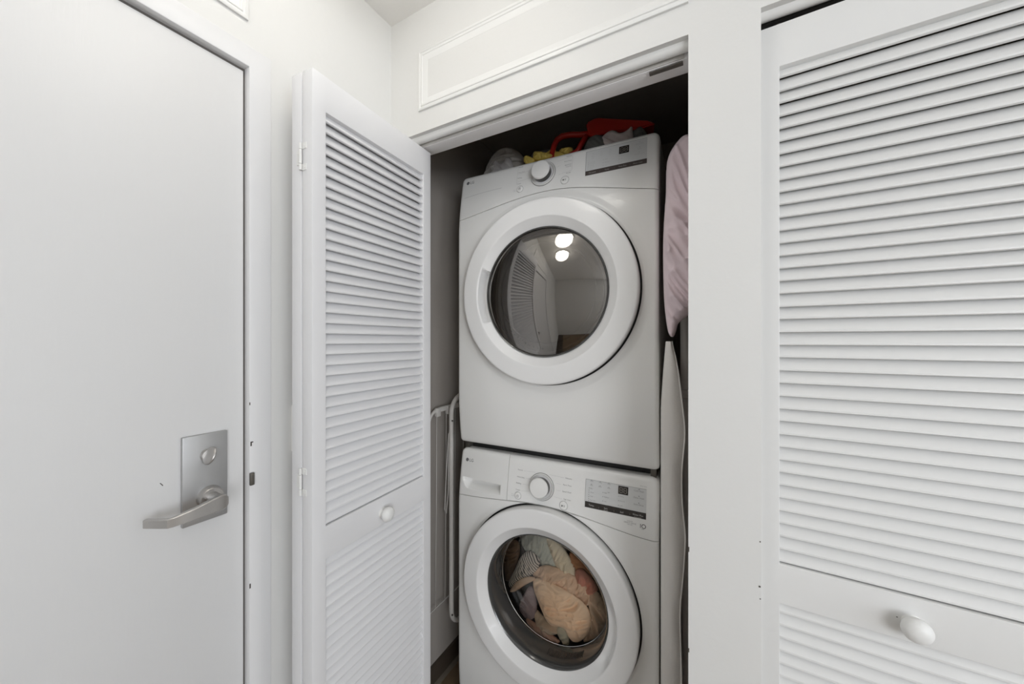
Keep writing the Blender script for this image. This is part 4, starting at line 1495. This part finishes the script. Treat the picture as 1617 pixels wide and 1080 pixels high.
# ------------------------------------------------------------------ right of the machines
# lavender bundle wedged between dryer and partition
OUT = [(-0.082, 1.955), (-0.104, 1.938), (-0.124, 1.9056), (-0.1275, 1.860), (-0.1273, 1.8095), (-0.132, 1.74), (-0.1355, 1.6696), (-0.1350, 1.5811), (-0.1322, 1.4925), (-0.125, 1.4280), (-0.1185, 1.4030), (-0.1080, 1.3990), (-0.1010, 1.4150),
       (-0.0975, 1.4380), (-0.0860, 1.447), (-0.0668, 1.4636), (-0.03, 1.48), (0.0, 1.52), (0.012, 1.65), (0.012, 1.80), (0.0, 1.90), (-0.04, 1.95)]
o = puff('lavender_duvet', [(a + 0.06, b - 1.41) for a, b in OUT], 0.042, 0.003, M['lavender'], 71, 1.15, 1.0, 1.2, dirn=math.radians(28), freq=0.62, edge=0.35)
o.location = (-0.06, 1.125, 1.41)
tag(o, 'bundled lavender cloth wedged beside the dryer, above the ironing board', 'cloth')

# ironing board standing on its end: padded cover with a wavy hem on the far edge
ba = math.radians(14)
BX, BY = -0.137, 1.105
ib = empty('ironing_board', (BX, BY, 0.0), ba)
tag(ib, 'upright ironing board with a cream cover and wavy hem, right of the washer', 'ironing board')
# the cover wraps the front edge of the board; its elastic hem waves down the far side
hem = [(0.0249, 1.388), (0.0289, 1.3847), (0.0354, 1.3512), (0.0419, 1.3161), (0.0468, 1.2811), (0.0548, 1.2112), (0.0629, 1.1415), (0.0581, 1.0799), (0.0532, 1.0181), (0.0548, 0.9306), (0.0645, 0.8443), (0.0581, 0.7558), (0.0484, 0.6488), (0.05, 0.5438), (0.0532, 0.4393), (0.0532, 0.3), (0.0492, 0.05)]
zz = np.linspace(1.388, 0.05, 100)
hx = np.interp(-zz, [-q[1] for q in hem], [q[0] for q in hem])
hx = np.convolve(np.pad(hx, 2, mode='edge'), np.ones(5) / 5, 'valid')
cb, sb_ = math.cos(ba), math.sin(ba)


def loc2(x, y):
    """world offset from the board origin -> local"""
    return (cb * x + sb_ * y, -sb_ * x + cb * y)


V, F = [], []
NX = 12
for i, z in enumerate(zz):
    xr = float(hx[i])
    t = min(1, (1.388 - z) / 0.20)
    xl = 0.013 * (1 - t) ** 1.3
    row = []
    bk = 0.028 + 0.34 * min(1, (1.388 - z) / 0.30) ** 0.6
    for q in (loc2(-0.001 + 0.012, bk), loc2(-0.0005, bk)):
        row.append((q[0] + xl, q[1]))
    row.append((xl + 0.0002, 0.016))
    for j in range(NX + 1):
        s = j / NX
        x = xl + (xr - xl) * s
        y = 0.014 - 0.022 * math.sin(PI * (0.12 + s * 0.70)) - 0.0025 * math.sin(9 * z + 2.5 * s) * s - 0.0012 * math.sin(31 * z + 5 * s) * s
        row.append((x, y))
    row.append((xr - 0.004, 0.006))
    row.append(loc2(0.010, 0.055 * min(1, 0.4 + t)))
    V += [(x, y, float(z)) for x, y in row]
K = len(V) // len(zz)
L = len(zz)
for i in range(L - 1):
    for j in range(K):
        a, b = i * K + j, i * K + (j + 1) % K
        F.append((a, b, b + K, a + K))
F.append(tuple(range(K)))
F.append(tuple((L - 1) * K + j for j in range(K))[::-1])
bm = bmesh.new()
vs = [bm.verts.new(q) for q in V]
for q in F:
    bm.faces.new([vs[a] for a in q])
bmesh.ops.triangulate(bm, faces=[f for f in bm.faces if len(f.verts) > 4])
o = from_bm('board_cover', bm, M['canvas'], ib)
smooth_angle(o, 60)
bm = bmesh.new()
tube_bm(bm, [(float(hx[i]) - 0.001, V[i * K + 3 + NX][1], float(zz[i])) for i in range(L)], 0.0026, 8)
from_bm('cover_hem', bm, M['hem'], ib, smooth=True)
bm = bmesh.new()
for yy in (0.10, 0.26):
    p = loc2(0.022, yy)
    tube_bm(bm, [(p[0], p[1], 0.02), (p[0], p[1], 1.10)], 0.008, 10)
pa, pb = loc2(0.022, 0.06), loc2(0.022, 0.30)
tube_bm(bm, [(pa[0], pa[1], 0.012), (pb[0], pb[1], 0.012)], 0.011, 10)
from_bm('folded_leg', bm, M['grey_pole'], ib, smooth=True)

# grey pole leaning behind it
rp = empty('grey_pole', (-0.088, 1.255, 0.0))
tag(rp, 'grey upright pole behind the ironing board, below the lavender cloth', 'pole')
bm = bmesh.new()
tube_bm(bm, [(0.003, 0, 0.0), (0.002, 0, 0.6), (0.0, 0, 1.2), (-0.001, 0, 1.62)], 0.0125, 16)
from_bm('pole', bm, M['grey_pole'], rp, smooth=True)
bm = bmesh.new()
tube_bm(bm, [(0.026, 0.01, 0.0), (0.024, 0.01, 1.58)], 0.008, 10)
from_bm('side_rod', bm, M['grey_pole'], rp, smooth=True)
box('clip', -0.014, 0.018, -0.018, -0.008, 1.215, 1.240, M['grey_pole'], rp, bev=0.002)

# ------------------------------------------------------------------ folded drying rack left of the machines
dk = empty('drying_rack', (-0.935, 1.30, 0.0))
tag(dk, 'folded white drying rack standing between the closet wall and the washer', 'drying rack')


def rack_loop(x, y0, y1, z0, z1, r=0.06):
    p = []
    p += arc_pts((y0 + r, z1 - r), r, 180, 90, 6, x=x)
    p += arc_pts((y1 - r, z1 - r), r, 90, 0, 6, x=x)
    p += arc_pts((y1 - r, z0 + r), r, 0, -90, 6, x=x)
    p += arc_pts((y0 + r, z0 + r), r, 270, 180, 6, x=x)
    return p


OY = 1.30
tube('frame_tube', rack_loop(0.005, 1.166 - OY, 1.72 - OY, 0.240, 1.166, 0.07), 0.0095, M['rack'], dk, 12, True)
lp_ = rack_loop(-0.040, 1.078 - OY, 1.70 - OY, 0.325, 1.118, 0.070)
tube('wing_tube', [(-0.040, 1.078 - OY, 0.345)] + lp_[:14] + [(-0.040, 1.70 - OY, 0.345)], 0.0062, M['rack'], dk, 10)
tube('wing_wire', [(-0.040, 1.078 - OY, 0.347), (-0.040, 1.086 - OY, 0.330), (-0.040, 1.69 - OY, 0.330), (-0.040, 1.70 - OY, 0.347)], 0.0026, M['wire'], dk, 8)
box('wing_bar', -0.044, -0.034, 1.115 - OY, 1.69 - OY, 1.104, 1.116, M['rack'], dk, bev=0.002)
for k in range(9):
    y = 1.126 + 0.058 * k - OY
    tube('wire', [(-0.036, y, 1.100), (-0.035, y - 0.004, 0.72), (-0.038, y - 0.006, 0.330)], 0.0013, M['wire'], dk, 6)
for y in (1.135, 1.200):
    box('bracket', -0.046, -0.030, y - 0.012 - OY, y + 0.010 - OY, 1.088, 1.122, M['rack'], dk, bev=0.003)
# slack loop of wire and the small screws
tube('wire', [(-0.004, 1.16 - OY, 1.02), (-0.010, 1.152 - OY, 0.85), (-0.014, 1.147 - OY, 0.72), (-0.010, 1.152 - OY, 0.70), (-0.005, 1.158 - OY, 0.78), (-0.004, 1.162 - OY, 0.98)], 0.0018, M['wire'], dk, 6)
rev_obj('screw', [(0.0, 0.004), (0.0035, 0.003), (0.0035, 0.0)], M['bracket'], dk, 10, 'x', (0.0145, 1.158 - OY, 1.072))
rev_obj('screw', [(0.0, 0.004), (0.0035, 0.003), (0.0035, 0.0)], M['bracket'], dk, 10, 'x', (0.0145, 1.158 - OY, 0.300))
# feet to the floor
for y in (1.25, 1.62):
    tube('foot', [(0.005, y - OY, 0.242), (0.005, y - OY, 0.02), (0.005, y - OY, 0.0)], 0.0095, M['rack'], dk, 12)

# ------------------------------------------------------------------ ceiling lamps
for i, (x, y) in enumerate(LAMPS):
    lm = empty('ceiling_lamp', (x, y, CZ))
    tag(lm, ('round flush ceiling lamp nearest the closet' if i == 0 else 'round flush ceiling lamp further down the hall'), 'lamp', 'hall ceiling lamps')
    rev_obj('lamp_base', [(0.0, -0.001), (0.128, -0.001), (0.128, -0.020), (0.120, -0.022)], M['trim'], lm, 48, 'z')
    rev_obj('lamp_shade', [(0.112, -0.022), (0.120, -0.050), (0.118, -0.085), (0.102, -0.115), (0.075, -0.137), (0.040, -0.148), (0.0, -0.151)], M['lamp'], lm, 48, 'z')
